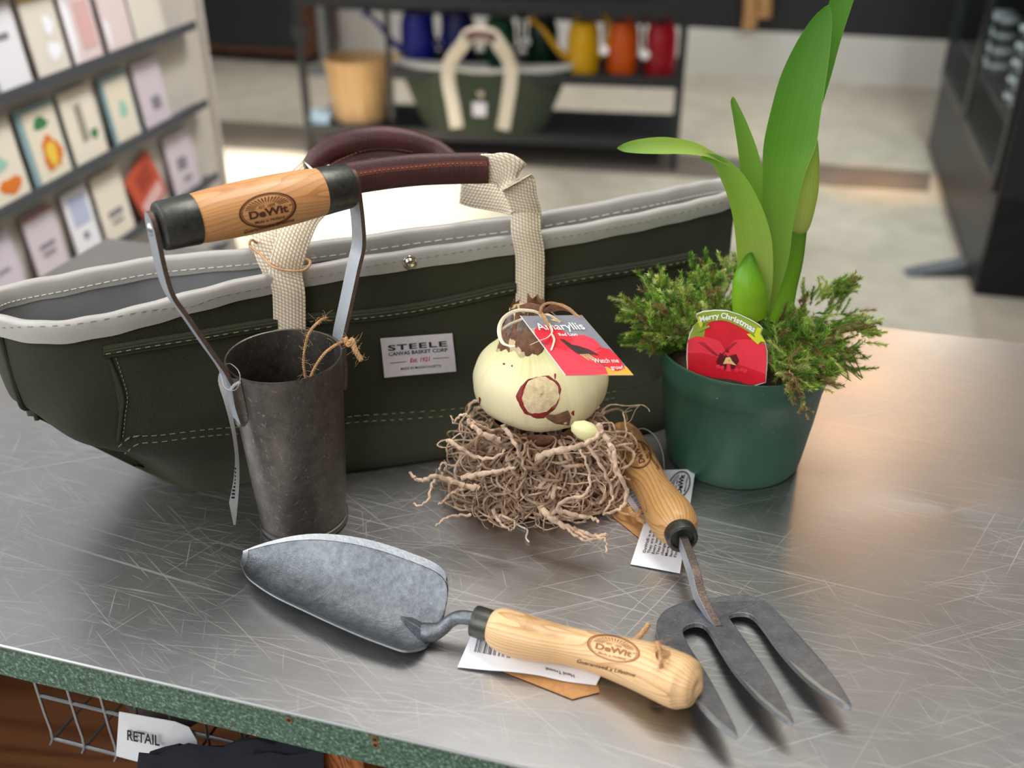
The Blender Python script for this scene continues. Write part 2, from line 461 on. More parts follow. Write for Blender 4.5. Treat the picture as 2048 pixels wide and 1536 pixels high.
M['scar'] = simple('cream_scar', '#dcc79c', .75, var=.22, vs=220, bump=.9, bs=260)
M['root'] = simple('tan_root', '#cdb096', .75, var=.4, vs=120, bump=.8, bs=380)
M['root_d'] = simple('brown_root', '#a5886f', .8, var=.4, vs=150, bump=.8, bs=380)

# plant
def vcol(name, rough=.5, sss=0, spec=.4, transl=0.0):
    t = NT(name); a = t.node('ShaderNodeVertexColor'); a.layer_name = 'Col'
    t.set(color=a.outputs[0], rough=rough, spec=spec)
    if transl:
        tr = t.node('ShaderNodeBsdfTranslucent'); t.link(a.outputs[0], tr.inputs[0])
        mx = t.node('ShaderNodeMixShader'); mx.inputs[0].default_value = transl
        t.link(t.b.outputs[0], mx.inputs[1]); t.link(tr.outputs[0], mx.inputs[2])
        t.link(mx.outputs[0], t.n['Material Output'].inputs[0])
    return t.m
def leaf(name, c1, c2, c3, transl=.35, veins=70):
    t = NT(name); v = t.coord('UV')
    sx = t.node('ShaderNodeSeparateXYZ'); t.link(v, sx.inputs[0])
    st = t.noise(t.coord('UV', (veins, .7, 1)), 1, 3, .6)
    lon = t.ramp(sx.outputs[1], [(0, srgb(c1)), (.45, srgb(c2)), (1, srgb(c3))])
    lo = t.mix(1, lon, (.84, .88, .78, 1), 'MULTIPLY')
    c = t.mix(t.math('MULTIPLY', t.math('SUBTRACT', st, .3), 2.2, clamp=True), lo, lon)
    # pale margin of the blade and midrib
    e = t.math('ABSOLUTE', t.math('SUBTRACT', sx.outputs[0], .5))
    c = t.mix(t.math('MULTIPLY', t.math('SUBTRACT', e, .485, clamp=True), 50, clamp=True), c, srgb('#c3d77a'))
    sp = t.math('MULTIPLY', t.math('SUBTRACT', t.noise(t.coord('UV', (60, 25, 1)), 1, 4, .7), .66, clamp=True), 6, clamp=True)
    c = t.mix(t.math('MULTIPLY', sp, .6), c, srgb('#b8cf90'))
    t.set(color=c, rough=.38, spec=.4)
    tr = t.node('ShaderNodeBsdfTranslucent')
    t.link(t.mix(1, c, (1.0, 1.0, .45, 1), 'MULTIPLY'), tr.inputs[0])
    mx = t.node('ShaderNodeMixShader'); mx.inputs[0].default_value = transl
    t.link(t.b.outputs[0], mx.inputs[1]); t.link(tr.outputs[0], mx.inputs[2]); t.link(mx.outputs[0], t.n['Material Output'].inputs[0])
    t.bump(st, .3, .0006); return t.m
M['leaf_a'] = leaf('leaf_tall_green', '#c8e06a', '#8cc850', '#86c06a', .5)
M['leaf_b'] = leaf('leaf_yellow_green', '#e2ee96', '#cbe678', '#a8d470', .55)
M['leaf_c'] = leaf('leaf_mid_green', '#b8dc66', '#a4d05a', '#94c460', .5)
M['stalk'] = leaf('flower_stalk_green', '#a8d840', '#86bc2c', '#74a82c', .3, 60)
M['spathe'] = leaf('flower_bud_skin', '#f6f4a0', '#dcea84', '#a8d068', .6, 60)
M['shoot'] = leaf('young_shoot_green', '#bce03c', '#8ac42a', '#4a8a30', .35, 50)
M['moss'] = vcol('moss_green', .8, spec=.1, transl=.3)
M['soil'] = simple('brown_soil', '#3a2818', .95, var=.5, vs=300, bump=1, bs=250)
M['twig'] = simple('dry_brown_twig', '#6e4a34', .8, var=.2, vs=300)
def pot():
    t = NT('dark_green_plastic'); n = t.noise(t.coord(), 12, 4, .6)
    s = t.math('GREATER_THAN', t.noise(t.coord(), 230, 2, .5), .76)
    c = t.ramp(n, [(.3, srgb('#2c5242')), (.7, srgb('#3a6453'))])
    c = t.mix(t.math('MULTIPLY', s, .6), c, srgb('#8fae9c'))
    t.set(color=c, rough=.34, spec=.5); return t.m
M['pot'] = pot()
M['pl_red'] = simple('printed_red', '#d81f30', .35, var=.12, vs=60)
M['pl_red2'] = simple('printed_bright_red', '#f0384a', .35, var=.08, vs=60)
M['pl_dark'] = simple('printed_dark_red', '#5e1420', .4, var=.3, vs=200)
M['pl_green'] = simple('printed_olive_green', '#93a83c', .35, var=.12, vs=60)
M['pl_yel'] = simple('printed_yellow_green', '#d2dc2e', .35)
M['pl_dkgreen'] = simple('printed_dark_green', '#6d7c34', .35)
M['pl_white'] = simple('printed_white', '#f6f4ee', .4)
M['pl_grey'] = simple('printed_grey', '#85868c', .35, var=.06, vs=30)
M['pl_gold'] = simple('printed_gold', '#e0a63a', .35, var=.1, vs=40)
M['pl_black'] = simple('printed_brown_black', '#3a1a14', .4, var=.3, vs=200)
M['pl_cream'] = simple('printed_cream', '#ecc884', .4)
# ---------------------------------------------------------------- counter
CROT = radians(-15.8)
EX = V((cos(CROT), sin(CROT), 0)); EY = V((-sin(CROT), cos(CROT), 0)); UP = V((0, 0, 1))
CBL = V((-.5525, 1.286, TZ)); CW = 2.1; CD = .685
CFL = CBL - EY*CD
def cpt(a, b, z=0): return CFL + EX*a + EY*b + UP*z     # along, back, up from the front left corner
counter = thing('counter', 'long work counter with scratched steel sheet top and green speckled edge', 'counter', CFL - UP*TZ)
mb = MB(); R3 = Matrix.Rotation(CROT, 3, 'Z')
mb.box(cpt(CW/2, CD/2, -.0012), (CW+.004, CD+.004, .0024), CROT)
top = obj('steel_top', mb, M['steel_top'], counter, smooth=False, label='scratched brushed steel sheet')
mb = MB(); mb.tube([cpt(-.002, -.0022, -.0012), cpt(CW, -.0022, -.0012)], .0012, 6)
obj('sheet_edge', mb, M['steel_edge'], counter)
mb = MB(); mb.box(cpt(CW/2, CD/2, -.0184), (CW, CD, .032), CROT)
obj('laminate_edge', mb, M['laminate'], counter, smooth=False, label='green speckled laminate edge')
# screw holes in the edge
def edge_pt(px, py):
    d = rdir(px, py); n = -EY; t = (cpt(0, -.0002) - CAM).dot(n)/d.dot(n); return CAM + d*t
for i, (px, py) in enumerate(((578, 1440), (750, 1479), (751, 1490))):
    c = edge_pt(px, py); mb = MB()
    mb.lathe([(.0001, 0), (.0016, 0.0002), (.0022, 0.0004), (.0027, 0)], c, -EY, 14, 1, fn=lambda p, q, r, h: p + V((0, 0, .0004*sin(q*3+i))))
    mb.lathe([(.0001, 0.0005), (.0013, .0005)], c, -EY, 10, 0)
    obj('screw_hole', mb, [M['hole'], M['chipboard']], counter)
# carcass under the counter
mb = MB(); z0 = -.0345
mb.box(cpt(CW/2+.0, .30, -.62), (CW-.04, .02, .56), CROT)      # recessed back board
obj('back_board', mb, M['cab_wood'], counter, smooth=False)
mb = MB(); mb.box(cpt(CW/2, .21, -.36), (CW-.04, .38, .018), CROT); obj('under_shelf', mb, M['cab_floor'], counter, smooth=False)
mb = MB(); mb.box(cpt(CW/2, .385, -.19), (CW-.04, .018, .31), CROT); obj('cabinet_back', mb, M['cab_wood'], counter, smooth=False)
for a in (.02, CW-.02):
    mb = MB(); mb.box(cpt(a, CD/2, -(TZ+.0345)/2), (.03, CD-.06, TZ-.0345), CROT); obj('side_panel', mb, M['cab_wood'], counter, smooth=False)
mb = MB(); c0 = edge_pt(637, 1500); a0 = (c0 - CFL).dot(EX)
mb.box(cpt(a0, .045, -(TZ+.0345)/2), (.036, .04, TZ-.0345), CROT); obj('front_post', mb, M['post_wood'], counter, smooth=False, label='red-brown wooden front post', bevel=.001)
mb = MB(); mb.box(cpt(a0+.05, .12, -(TZ+.0345)/2), (.03, .03, TZ-.0345), CROT); obj('inner_post', mb, M['post_wood'], counter, smooth=False)

# wire basket under the counter
def front_plane(px, py, off):
    d = rdir(px, py); n = -EY; t = (cpt(0, off) - CAM).dot(n)/d.dot(n); return CAM + d*t
bo = .06
bl = front_plane(108, 1478, bo); br = front_plane(486, 1478, bo)
aL = (bl - CFL).dot(EX); aR = (br - CFL).dot(EX); zb = bl.z - TZ
bask = thing('wire_basket', 'silver wire basket hanging under the left of the counter edge', 'basket', cpt((aL+aR)/2, bo+.1, zb))
def wire(pts, r=.0016, n='wire', closed=False): 
    mb = MB(); mb.tube(catmull(pts, 5, closed) if len(pts) > 2 else pts, r, 8); return obj(n, mb, M['rivet'], bask)
zt_ = -.036
for k in range(7):
    a = aL + (aR-aL)*k/6
    wire([cpt(a, bo, zt_), cpt(a, bo, zb+.012), cpt(a, bo+.012, zb), cpt(a, bo+.19, zb), cpt(a, bo+.2, zb+.012), cpt(a, bo+.2, zt_)], .0013, 'upright_wire')
for z in (zb+.001, (zt_+zb)/2-.02):
    wire([cpt(aL, bo, z), cpt(aR, bo, z)], .0018, 'cross_wire'); wire([cpt(aL, bo+.2, z), cpt(aR, bo+.2, z)], .0018, 'cross_wire')
# crumpled grey cloth in it
def lump(c, rx, ry, rz, seed, n=22, amp=.35, mi=0, mb=None):
    mb = mb or MB(); rr = random.Random(seed); ph = [rr.uniform(0, 6.28) for _ in range(9)]
    rows = []
    for i in range(n//2+1):
        th = pi*i/(n//2); row = []
        for k in range(n):
            q = 2*pi*k/n
            d = 1 + amp*(sin(3*q+ph[0]+2*th)*.4 + sin(5*q+ph[1]-3*th)*.25 + sin(4*th+ph[2]+q)*.35)*sin(th)
            row.append(c + EX*(rx*sin(th)*cos(q)*d) + EY*(ry*sin(th)*sin(q)*d) + UP*(rz*cos(th)*d))
        rows.append(row)
    mb.grid(rows, mi, True); return mb
M['grey_cloth'] = simple('grey_brown_cloth', '#5a4c48', .9, var=.3, vs=60, bump=.5, bs=120)
M['navy'] = simple('navy_cloth', '#14161f', .95, var=.2, vs=80, bump=.5, bs=900)
obj('grey_bundle', lump(cpt((aL+aR)/2-.02, bo+.095, zb+.034), .08, .07, .026, 4), M['grey_cloth'], None, label='crumpled grey brown bundle inside the wire basket', cat='cloth')
lab = thing('basket_label', 'white paper card with black RETAIL lettering on the wire basket', 'label', front_plane(310, 1480, bo-.006))
qc = [front_plane(232, 1512, bo-.006), front_plane(396, 1512, bo-.004), front_plane(378, 1455, bo-.003), front_plane(238, 1424, bo-.006)]
mb = MB(); mb.prism([qc[0], front_plane(315, 1525, bo-.012), front_plane(345, 1533, bo-.008), qc[1], front_plane(397, 1490, bo-.004), qc[2], front_plane(330, 1438, bo-.009)][0:1] + [front_plane(300, 1530, bo-.008), qc[1], front_plane(394, 1482, bo-.004), qc[2], front_plane(350, 1444, bo-.005), qc[3]], EY*.0006)
obj('card', mb, M['paper'], lab, smooth=False)
mb = MB(); fn = quadmap(front_plane(255, 1480, bo-.0075), front_plane(320, 1492, bo-.0105), front_plane(320, 1470, bo-.0105), front_plane(255, 1458, bo-.0075), -EY*.001)
tmap(mb, 'RETAIL', lambda u, v: fn(u, v), .5, .5, .62, bold=.02)
# letters are squeezed to the card's width
xs = [v for v in mb.v]
mb2 = MB(); vs, fs = text2d('RETAIL', 1.0, bold=.02); w = max(v.x for v in vs)-min(v.x for v in vs)
mb2.add([fn(.5 + v.x/w, .5 + v.y*1.3) for v in vs], fs); obj('lettering', mb2, M['ink'], lab, smooth=False)
# dark cloth in front of the cabinet, on the under shelf
mb = MB(); rows = []
zz = -.351
A0 = front_plane(215, 1536, .10); A1 = front_plane(575, 1500, .02)
for i in range(15):
    f = i/14; row = []
    a = aL + .075 + .205*f
    for k in range(13):
        g = k/12; b = .006 + .045*g
        h = (.155 + .062*f) * (1-abs(2*g-1)**4) * min(1, .35+(f)*3)
        row.append(cpt(a, b, zz + .002 + max(0, h)*1.32 + .004*sin(f*23+g*9) + .004*sin(g*21-f*5)+.004))
    rows.append(row)
mb.grid(rows)
obj('navy_cloth', mb, M['navy'], None, label='dark navy cloth heaped on the shelf under the counter edge', cat='cloth')

# ---------------------------------------------------------------- canvas tote bag
def bagcols():
    RZ = .19; cols = []
    def col(rpx, base, f=None, bul=1.0, rz=RZ):
        top_ = P(rpx[0], rpx[1], rz) if len(rpx) == 2 else CAM*0 + V((rpx[0], rpx[1], TZ+rpx[2]))
        bt = P(base[0], base[1], base[2]) if base[0] > 5 else V((base[0], base[1], TZ+base[2]))
        n = V((bt.y-bt.y, 0, 0)); rows = []
        prof = [(0, 0), (.045, -.12*bul), (.12, .1), (.27, .80), (.42, .93), (.62, .96), (.82, .98), (1, 1)]
        for (hz, g) in prof:
            p = bt.lerp(top_, g); p.z = bt.z + (top_.z-bt.z)*hz; rows.append(p)
        cols.append(rows)
    col((-6, 634), (78, 838, .082), bul=0)
    col((100, 648), (196, 898, .045), bul=.3)
    col((230, 628), (300, 948, .018), bul=.6)
    col((372, 590), (392, 984, .0), bul=.6)
    col((520, 554), (505, 966, .0))
    col((700, 521), (690, 945, .0))
    col((900, 492), (900, 915, .0))
    col((1080, 466), (1085, 890, .0))
    col((1250, 435), (1235, 872, .0))
    col((1380, 407), (.163, .815, 0.0), bul=.3)
    col((1462, 385), (.19, .868, .075), bul=0)
    return cols
fc = bagcols(); nR = len(fc[0])
bkpx = [(1446, 359), (1385, 368), (1290, 388), (1080, 427), (860, 455), (650, 484), (480, 501), (300, 518), (130, 550), (0, 577)]
bk = []
for i, (px, py) in enumerate(bkpx):
    t = P(px, py, .192); f = i/(len(bkpx)-1)
    fr = fc[len(fc)-1 - min(len(fc)-1, int(round(f*(len(fc)-1))))]
    b = V((fr[0].x, fr[0].y, fr[0].z)) + EX*.0 + V((-.24, .97, 0)) * (.12 if 0 < i < len(bkpx)-2 else (.06 if i == len(bkpx)-2 else .015))
    if i == 0: b = V((.20, .89, TZ+.08))
    if i == 1: b = V((.17, .9, TZ))
    b = V((b.x*.5+t.x*.5, b.y, b.z))
    rows = []
    for (hz, g) in ((0, 0), (.045, 0), (.12, .08), (.27, .4), (.42, .65), (.62, .85), (.82, .95), (1, 1)):
        p = b.lerp(t, g); p.z = b.z + (t.z-b.z)*hz; rows.append(p)
    bk.append(rows)
def endcol(a, b, out):
    r = []
    for i in range(nR): p = (a[i]+b[i])/2 + V(out)*(.6+.4*i/nR); r.append(p)
    return r
loopcols = fc + [endcol(fc[-1], bk[0], (.012, .006, 0))] + bk + [endcol(bk[-1], fc[0], (-.014, -.004, 0))]
NC = len(loopcols)
rowsC = []
for r in range(nR): rowsC.append(catmull([c[r] for c in loopcols], 10, closed=True))
NL = len(rowsC[0])
cols_f = [catmull([rowsC[r][k] for r in range(nR)], 5) for k in range(NL)]
NRf = len(cols_f[0])
# gentle sag and creases of the cloth
def wob(p, s=1): return V((0, 1, 0)) * (.0016*sin(p.x*38+p.z*30)+.0012*sin(p.x*71-p.z*55+1)) * s
rows = []
for r in range(NRf):
    f = r/(NRf-1)
    rows.append([cols_f[k][r] + wob(cols_f[k][r]) * sin(pi*min(1, f)) for k in range(NL)])
bag = thing('canvas_tote_bag', 'long olive green canvas tote bag with grey rim and leather-wrapped handles', 'bag', V((-.06, .8, TZ)))
mb = MB(); mb.grid(rows, 0, True)
o_ = len(mb.v); base_c = sum((p for p in rows[0]), V((0, 0, 0)))/NL; base_c.z = TZ + .001
mb.add([base_c], []); 
for k in range(NL): mb.f.append([k, (k+1) % NL, o_]); mb.m.append(0)
uv = []
for r in range(NRf):
    s = 0
    for k in range(NL):
        if k: s += (rows[8][k]-rows[8][k-1]).length
        uv.append((s, rows[r][k].z*1.0 + (rows[r][k].y-rows[0][k].y)*-.0 + r*.0))
# v from arc length so the weave keeps its size on the bulge
for k in range(NL):
    a = 0
    for r in range(NRf):
        if r: a += (rows[r][k]-rows[r-1][k]).length
        uv[r*NL+k] = (uv[r*NL+k][0], a)
uv.append((0, 0))
obj('canvas_body', mb, M['canvas'], bag, uv=uv, angle=None)
BAGB = bvh_of(mb)
# lining
cen = [ (rows[r][k]) for k in range(NL) for r in (NRf-1,)]
def inward(r, k, d):
    a = rows[r][(k+1) % NL]-rows[r][k-1]; n = V((-a.y, a.x, 0)); n = n.normalized() if n.length > 1e-7 else V((0, 1, 0))
    return rows[r][k] + n*d
mb = MB(); lrows = [[inward(r, k, .0025) + V((0, 0, -.001)) for k in range(NL)] for r in range(NRf-1, 19, -1)]
mb.grid(lrows, 0, True); o_ = len(mb.v); c = sum(lrows[-1], V((0, 0, 0)))/NL; mb.add([c], []); lo = o_ - NL
for k in range(NL): mb.f.append([lo+k, lo+(k+1) % NL, o_]); mb.m.append(0)
obj('lining', mb, M['lining'], bag, recalc=False)
# rim binding
mb = MB(); rr_ = []
topr = [p for p in rows[-1]]
def outn(k):
    a = topr[(k+2) % NL]-topr[k-2]; n = V((a.y, -a.x, 0)); return n.normalized()
bw = .0150
for prof in ((.0022, -bw), (.0030, -bw*.6), (.0030, -.002), (.0016, .0012), (-.0028, .0014), (-.0048, -.002), (-.0048, -bw*.6), (-.0044, -bw)):
    rr_.append([topr[k] + outn(k)*prof[0] + V((0, 0, prof[1] + .0004*sin(k*.9))) for k in range(NL)])
mb.grid(rr_, 0, True)
obj('rim_binding', mb, M['binding'], bag, angle=None, label='grey-white rim binding')
RIMB = bvh_of(mb)
# thread
def dashes(mb, pts, bvh, off, dash=.0042, gap=.0022, r=.00035, n=400):
    ps = [hit(bvh, p.x, p.y, off) for p in catmull([V((a, b, 0)) for a, b in pts], max(2, n//max(1, len(pts)-1)))]
    ps = [p for p in ps if p is not None]; acc = 0; seg = []; on = True
    for i in range(1, len(ps)):
        L = (ps[i]-ps[i-1]).length
        if L > .02: seg = []; continue
        acc += L
        if on: seg.append(ps[i])
        if acc > (dash if on else gap):
            if on and len(seg) > 1: mb.tube([seg[0], seg[-1]], r, 5)
            seg = []; on = not on; acc = 0
mb = MB()
dashes(mb, [(0, 655), (150, 648), (300, 620), (380, 598+14), (440, 592), (540, 572), (650, 550), (760, 528), (860, 513), (960, 497), (1060, 484), (1200, 460), (1300, 440), (1450, 402)], RIMB, .0004)
obj('rim_stitching', mb, M['grey_thread'], bag)
# inner rim stitching (far side)
mb = MB()
for k in range(11*10+6, NL-12, 1):
    a = topr[k] - outn(k)*.0052 + V((0, 0, -bw*.72)); b = topr[(k+1) % NL] - outn((k+1) % NL)*.0052 + V((0, 0, -bw*.72))
    L = (b-a).length; m = max(1, int(L/.007))
    for q in range(m): mb.tube([a.lerp(b, (q+.1)/m), a.lerp(b, (q+.75)/m)], .0004, 5)
obj('inner_rim_stitching', mb, M['white_thread'], bag)
# pocket
ptop = [(205, 692), (300, 676), (400, 660), (470, 648), (600, 628), (700, 622), (780, 613), (860, 600), (940, 583), (1010, 566), (1100, 552), (1200, 535), (1300, 520), (1372, 506)]
pbot = [(238, 880), (300, 868), (400, 848), (470, 840), (600, 838), (700, 832), (780, 826), (860, 818), (940, 812), (1010, 806), (1100, 798), (1200, 786), (1290, 770), (1340, 740)]
ct = catmull([V((a, b, 0)) for a, b in ptop], 8); cb = catmull([V((a, b, 0)) for a, b in pbot], 8)
mb = MB(); grows = []; uvp = []
for j in range(15):
    g = j/14; row = []
    for i in range(len(ct)):
        p = ct[i].lerp(cb[i], g)
        if i == 0 or i < 8: p.x += (12*sin(pi*g))*(1-i/8)
        q = hit(BAGB, p.x, p.y, .0016 if 0 < j < 14 and 0 < i < len(ct)-1 else .0002)
        row.append(q)
    grows.append(row)
# fill any missed casts with the neighbour
for row in grows:
    for i in range(len(row)):
        if row[i] is None: row[i] = row[i-1].copy() if i and row[i-1] is not None else grows[0][0].copy()
mb.grid(grows)
for j, row in enumerate(grows):
    s = 0
    for i in range(len(row)):
        if i: s += (row[i]-row[i-1]).length
        uvp.append((s, grows[0][i].z - row[i].z if j == 0 else -j*.0075))
a = [[0]*len(ct) for _ in grows]
for i in range(len(ct)):
    q = 0
    for j in range(15):
        if j: q += (grows[j][i]-grows[j-1][i]).length
        uvp[j*len(ct)+i] = (uvp[j*len(ct)+i][0], -q)
obj('pocket', mb, M['canvas'], bag, uv=uvp, angle=None)
POCB = bvh_of(mb)
# hem of the pocket
mb = MB(); hr = [[], [], [], []]
for i in range(len(ct)):
    for j, (dy, off) in enumerate(((-2, .0008), (0, .004), (19, .004), (21, .0012))):
        q = hit(BAGB, ct[i].x, ct[i].y+dy, off+.0012); hr[j].append(q)
if all(q is not None for r in hr for q in r): mb.grid(hr)
uvh = []
for j in range(4):
    s = 0
    for i in range(len(ct)):
        if i: s += (hr[j][i]-hr[j][i-1]).length
        uvh.append((s, j*.003))
obj('pocket_hem', mb, M['canvas'], bag, uv=uvh, angle=None); HEMB = bvh_of(mb)
mb = MB(); dashes(mb, [(x, y+17) for x, y in ptop], HEMB, .0004)
dashes(mb, [(228, 705), (240, 740), (254, 790), (250, 830), (246, 872)], POCB, .0008, .002, .0016)
for dy in (0, 13):
    dashes(mb, [(236+dy, 890+dy), (262+dy, 872+dy), (320, 868+dy), (400, 858+dy), (470, 852+dy), (600, 846+dy), (700, 832+dy), (800, 826+dy), (930, 817+dy), (1010, 808+dy), (1100, 800+dy), (1200, 790+dy), (1240, 782+dy)], POCB, .0008)
    dashes(mb, [(236+dy, 890+dy), (262+dy, 872+dy), (320, 868+dy), (400, 858+dy), (470, 852+dy), (600, 846+dy), (700, 832+dy), (800, 826+dy), (930, 817+dy), (1010, 808+dy), (1100, 800+dy), (1200, 790+dy), (1240, 782+dy)], BAGB, .0022)
obj('pocket_stitching', mb, M['olive_thread'], bag)
mb = MB(); ps = [hit(BAGB, p.x, p.y, .0018) for p in catmull([V(q+(0,)) for q in ((214, 706), (228, 740), (244, 790), (241, 830), (236, 878))], 6)]
mb.tube([p for p in ps if p], .0016, 8); obj('pocket_edge', mb, M['dark_olive'], bag)
# piped end seam
mb = MB(); pp = [V(p) for p in [cols_f[0][r] for r in range(NRf)]]
mb.tube([p + V((-.001, -.001, 0)) for p in pp[:-3]], .0022, 8); obj('end_seam', mb, M['dark_olive'], bag)
# snap
mb = MB(); c = hit(BAGB, 818, 523, .0015); n = (hit(BAGB, 818, 523, .01) - hit(BAGB, 818, 523, 0)).normalized()
mb.lathe([(.0064, -.001), (.0066, .0008), (.0058, .002), (.0046, .0016), (.0042, .0026), (.003, .0042), (.0001, .0048)], c, n, 24)
obj('snap_button', mb, M['chrome'], bag, label='round silver snap button')
# woven label
lp = thing_q = [(757, 672), (902, 662), (909, 738), (766, 752)]
def labmap(off):
    def f(u, v):
        x = (lp[0][0]*(1-u)+lp[1][0]*u)*(1-v) + (lp[3][0]*(1-u)+lp[2][0]*u)*v
        y = (lp[0][1]*(1-u)+lp[1][1]*u)*(1-v) + (lp[3][1]*(1-u)+lp[2][1]*u)*v
        return hit(BAGB, x, y, off + .0045)
    return f
mb = MB(); fine_rect(mb, labmap(0), 0, 0, 1, 1, 14, 8)
lo_ = obj('woven_label', mb, M['label'], bag, label='white woven label with black and red lettering', angle=None)
mb = MB(); f0 = labmap(.0003)
def lt(body, u, v, size, wid, mi=0, **k):
    vs, fs = text2d(body, 1.0, **k); w = max(q.x for q in vs)-min(q.x for q in vs)
    mb.add([f0(u + q.x/w*wid, v - q.y*size) for q in vs], fs, mi)
lt('STEELE', .5, .265, .19, .82, bold=.028, spacing=1.15)
lt('CANVAS BASKET CORP', .5, .42, .125, .82, bold=.025)
lt('Est. 1921', .52, .625, .15, .28, 1, bold=.02, shear=.25)
lt('MADE IN MASSACHUSETTS', .52, .82, .085, .56, bold=.01)
rect2d(mb, f0, .10, .635, .33, .65); rect2d(mb, f0, .70, .61, .92, .625)
obj('label_lettering', mb, [M['ink_navy'], M['red_ink']], lo_, smooth=False)
# handle straps and grips
def uvrib(mb, n=9):
    uv = []; m = len(mb.v)//n
    for i in range(m):
        s = uv[-1][1] + (mb.v[i*n+2]-mb.v[(i-1)*n+2]).length if i else 0
        for j in range(n):
            uv.append(((mb.v[i*n+j]-mb.v[i*n+8]).length, s))
    return uv
def strap(name, pts, half, parent, dup=4, **k):
    # pts: (px, py, Y, side vector) ; Y None -> on the bag face
    cs = []; sd = []
    for (px, py, Y, s) in pts:
        cs.append(PY(px, py, Y) if Y else hit(BAGB, px, py, .0078)); sd.append(V(s))
    C2 = catmull(cs, dup); S2 = catmull(sd, dup)
    mb = MB(); mb.ribbon(C2, S2, half, .0011)
    return obj(name, mb, M['webbing'], parent, uv=uvrib(mb), angle=None, **k)
XS = (1, .12, 0)
strap('handle_strap', [(1053, 878, None, XS), (1053, 840, None, XS), (1053, 800, None, XS), (1053, 760, None, XS), (1053, 720, None, XS), (1052, 680, None, XS), (1052, 640, None, XS), (1052, 590, None, XS), (1052, 540, None, XS), (1052, 500, None, XS), (1052, 462, .797, XS), (1051, 438, .799, XS), (1046, 412, .803, (1, .1, .12)), (1018, 398, .812, (.45, .2, 1)), (985, 392, .82, (.1, .2, 1)), (945, 386, .826, (-.25, .2, 1)), (922, 380, .83, (-.5, .2, .9))], .0127, bag, label='cream webbing of the far handle, right side')
strap('handle_strap', [(955, 338, .797, (0.08, 0, 1)), (985, 338, .796, (0.05, 0, 1)), (1010, 342, .795, (-.25, 0, 1)), (1032, 362, .795, (-.75, 0, .8)), (1043, 392, .797, (-1, 0, .45)), (1054, 425, .801, (-1, -.1, .2)), (1058, 455, .806, (-1, -.1, 0.05))], [.0125, .0125, .0155, .016, .013, .012, .011], bag, label='cream webbing of the near handle, right side')
strap('handle_strap', [(575, 945, None, XS), (575, 905, None, XS), (575, 865, None, XS), (574, 820, None, XS), (573, 780, None, XS), (572, 740, None, XS), (572, 700, None, XS), (572, 660, None, XS), (572, 610, None, XS), (571, 575, None, XS), (571, 545, .722, XS), (577, 510, .725, XS), (592, 465, .735, (1, .1, -.15)), (612, 425, .75, (1, .1, -.35)), (645, 392, .765, (.7, .1, -.8)), (668, 376, .775, (.2, .1, -1))], .0127, bag, label='cream webbing of the near handle, left side')
strap('handle_strap', [(566, 580, .752, XS), (556, 540, .75, XS), (540, 500, .755, XS), (534, 460, .765, (1, .1, 0)), (552, 420, .79, (1, .1, -.4)), (590, 375, .82, (.8, .1, -.7)), (622, 345, .845, (.6, .1, -.8))], .0127, bag, label='cream webbing of the far handle, left side')
def grip(pts, rv, rd, label):
    mb = MB(); c = catmull([PY(*p) for p in pts], 8)
    mb.tube(c, rv, 24, up=(0, .25, 1), ry=rd); return mb, c
mb, c = grip([(655, 372, .772), (700, 358, .776), (760, 348, .782), (830, 340, .788), (900, 337, .793), (976, 336, .797)], [.0125, .0128, .0128, .0128, .0127, .0125], [.0065, .0068, .0068, .0068, .0066, .0058], '')
g1 = obj('leather_grip', mb, M['leather'], bag, label='maroon leather grip of the near handle'); GB = bvh_of(mb)
mb = MB(); dashes(mb, [(700, 351), (760, 341), (830, 334), (900, 328), (972, 327)], GB, .0004, .0022, .0012, .0005)
dl = catmull([V(q+(0,)) for q in ((702, 351), (760, 341), (830, 334), (900, 328), (972, 327))], 22)
for p in dl:
    a = hit(GB, p.x-1, p.y-5, .0003); b = hit(GB, p.x+1, p.y+5, .0003)
    if a and b: mb.tube([a, b], .0003, 4)
obj('grip_stitching', mb, M['rust_thread'], g1)
mb, c = grip([(622, 334, .846), (640, 313, .85), (672, 293, .855), (720, 280, .86), (775, 277, .865), (825, 285, .868), (870, 301, .868), (905, 325, .862)], [.0085, .0098, .0105, .0108, .0108, .0105, .0098, .009], [.0075, .008, .009, .009, .009, .009, .008, .007], '')
g2 = obj('leather_grip', mb, M['leather'], bag, label='arched maroon leather grip of the far handle'); GB2 = bvh_of(mb)
# sewn flap under the far grip
mb = MB(); rws = [[], []]
for (px, py, Y), (qx, qy, _) in zip([(650, 330, .850), (690, 312, .855), (730, 302, .860), (780, 299, .864), (825, 305, .866), (850, 315, .866)], [(668, 340, 0), (705, 326, 0), (740, 318, 0), (785, 314, 0), (825, 318, 0), (850, 324, 0)]):
    rws[0].append(PY(px, py-10, Y)); rws[1].append(PY(qx, qy, Y-.004))
rws = [catmull(r, 5) for r in rws]; rws2 = [[p + V((0, .003, 0)) for p in r] for r in rws]
mb.grid([rws[0], rws[1], rws2[1], rws2[0]]); obj('grip_flap', mb, M['leather'], g2)
mb = MB(); m_ = catmull([PY(px, py, Y-.0075) for px, py, Y in [(655, 334, .852), (690, 315, .857), (730, 301, .862), (780, 297, .866), (825, 303, .868)]], 14)
for i in range(0, len(m_)-2, 3): mb.tube([m_[i], m_[i+2]], .0005, 5)
obj('grip_stitching', mb, M['rust_thread'], g2)
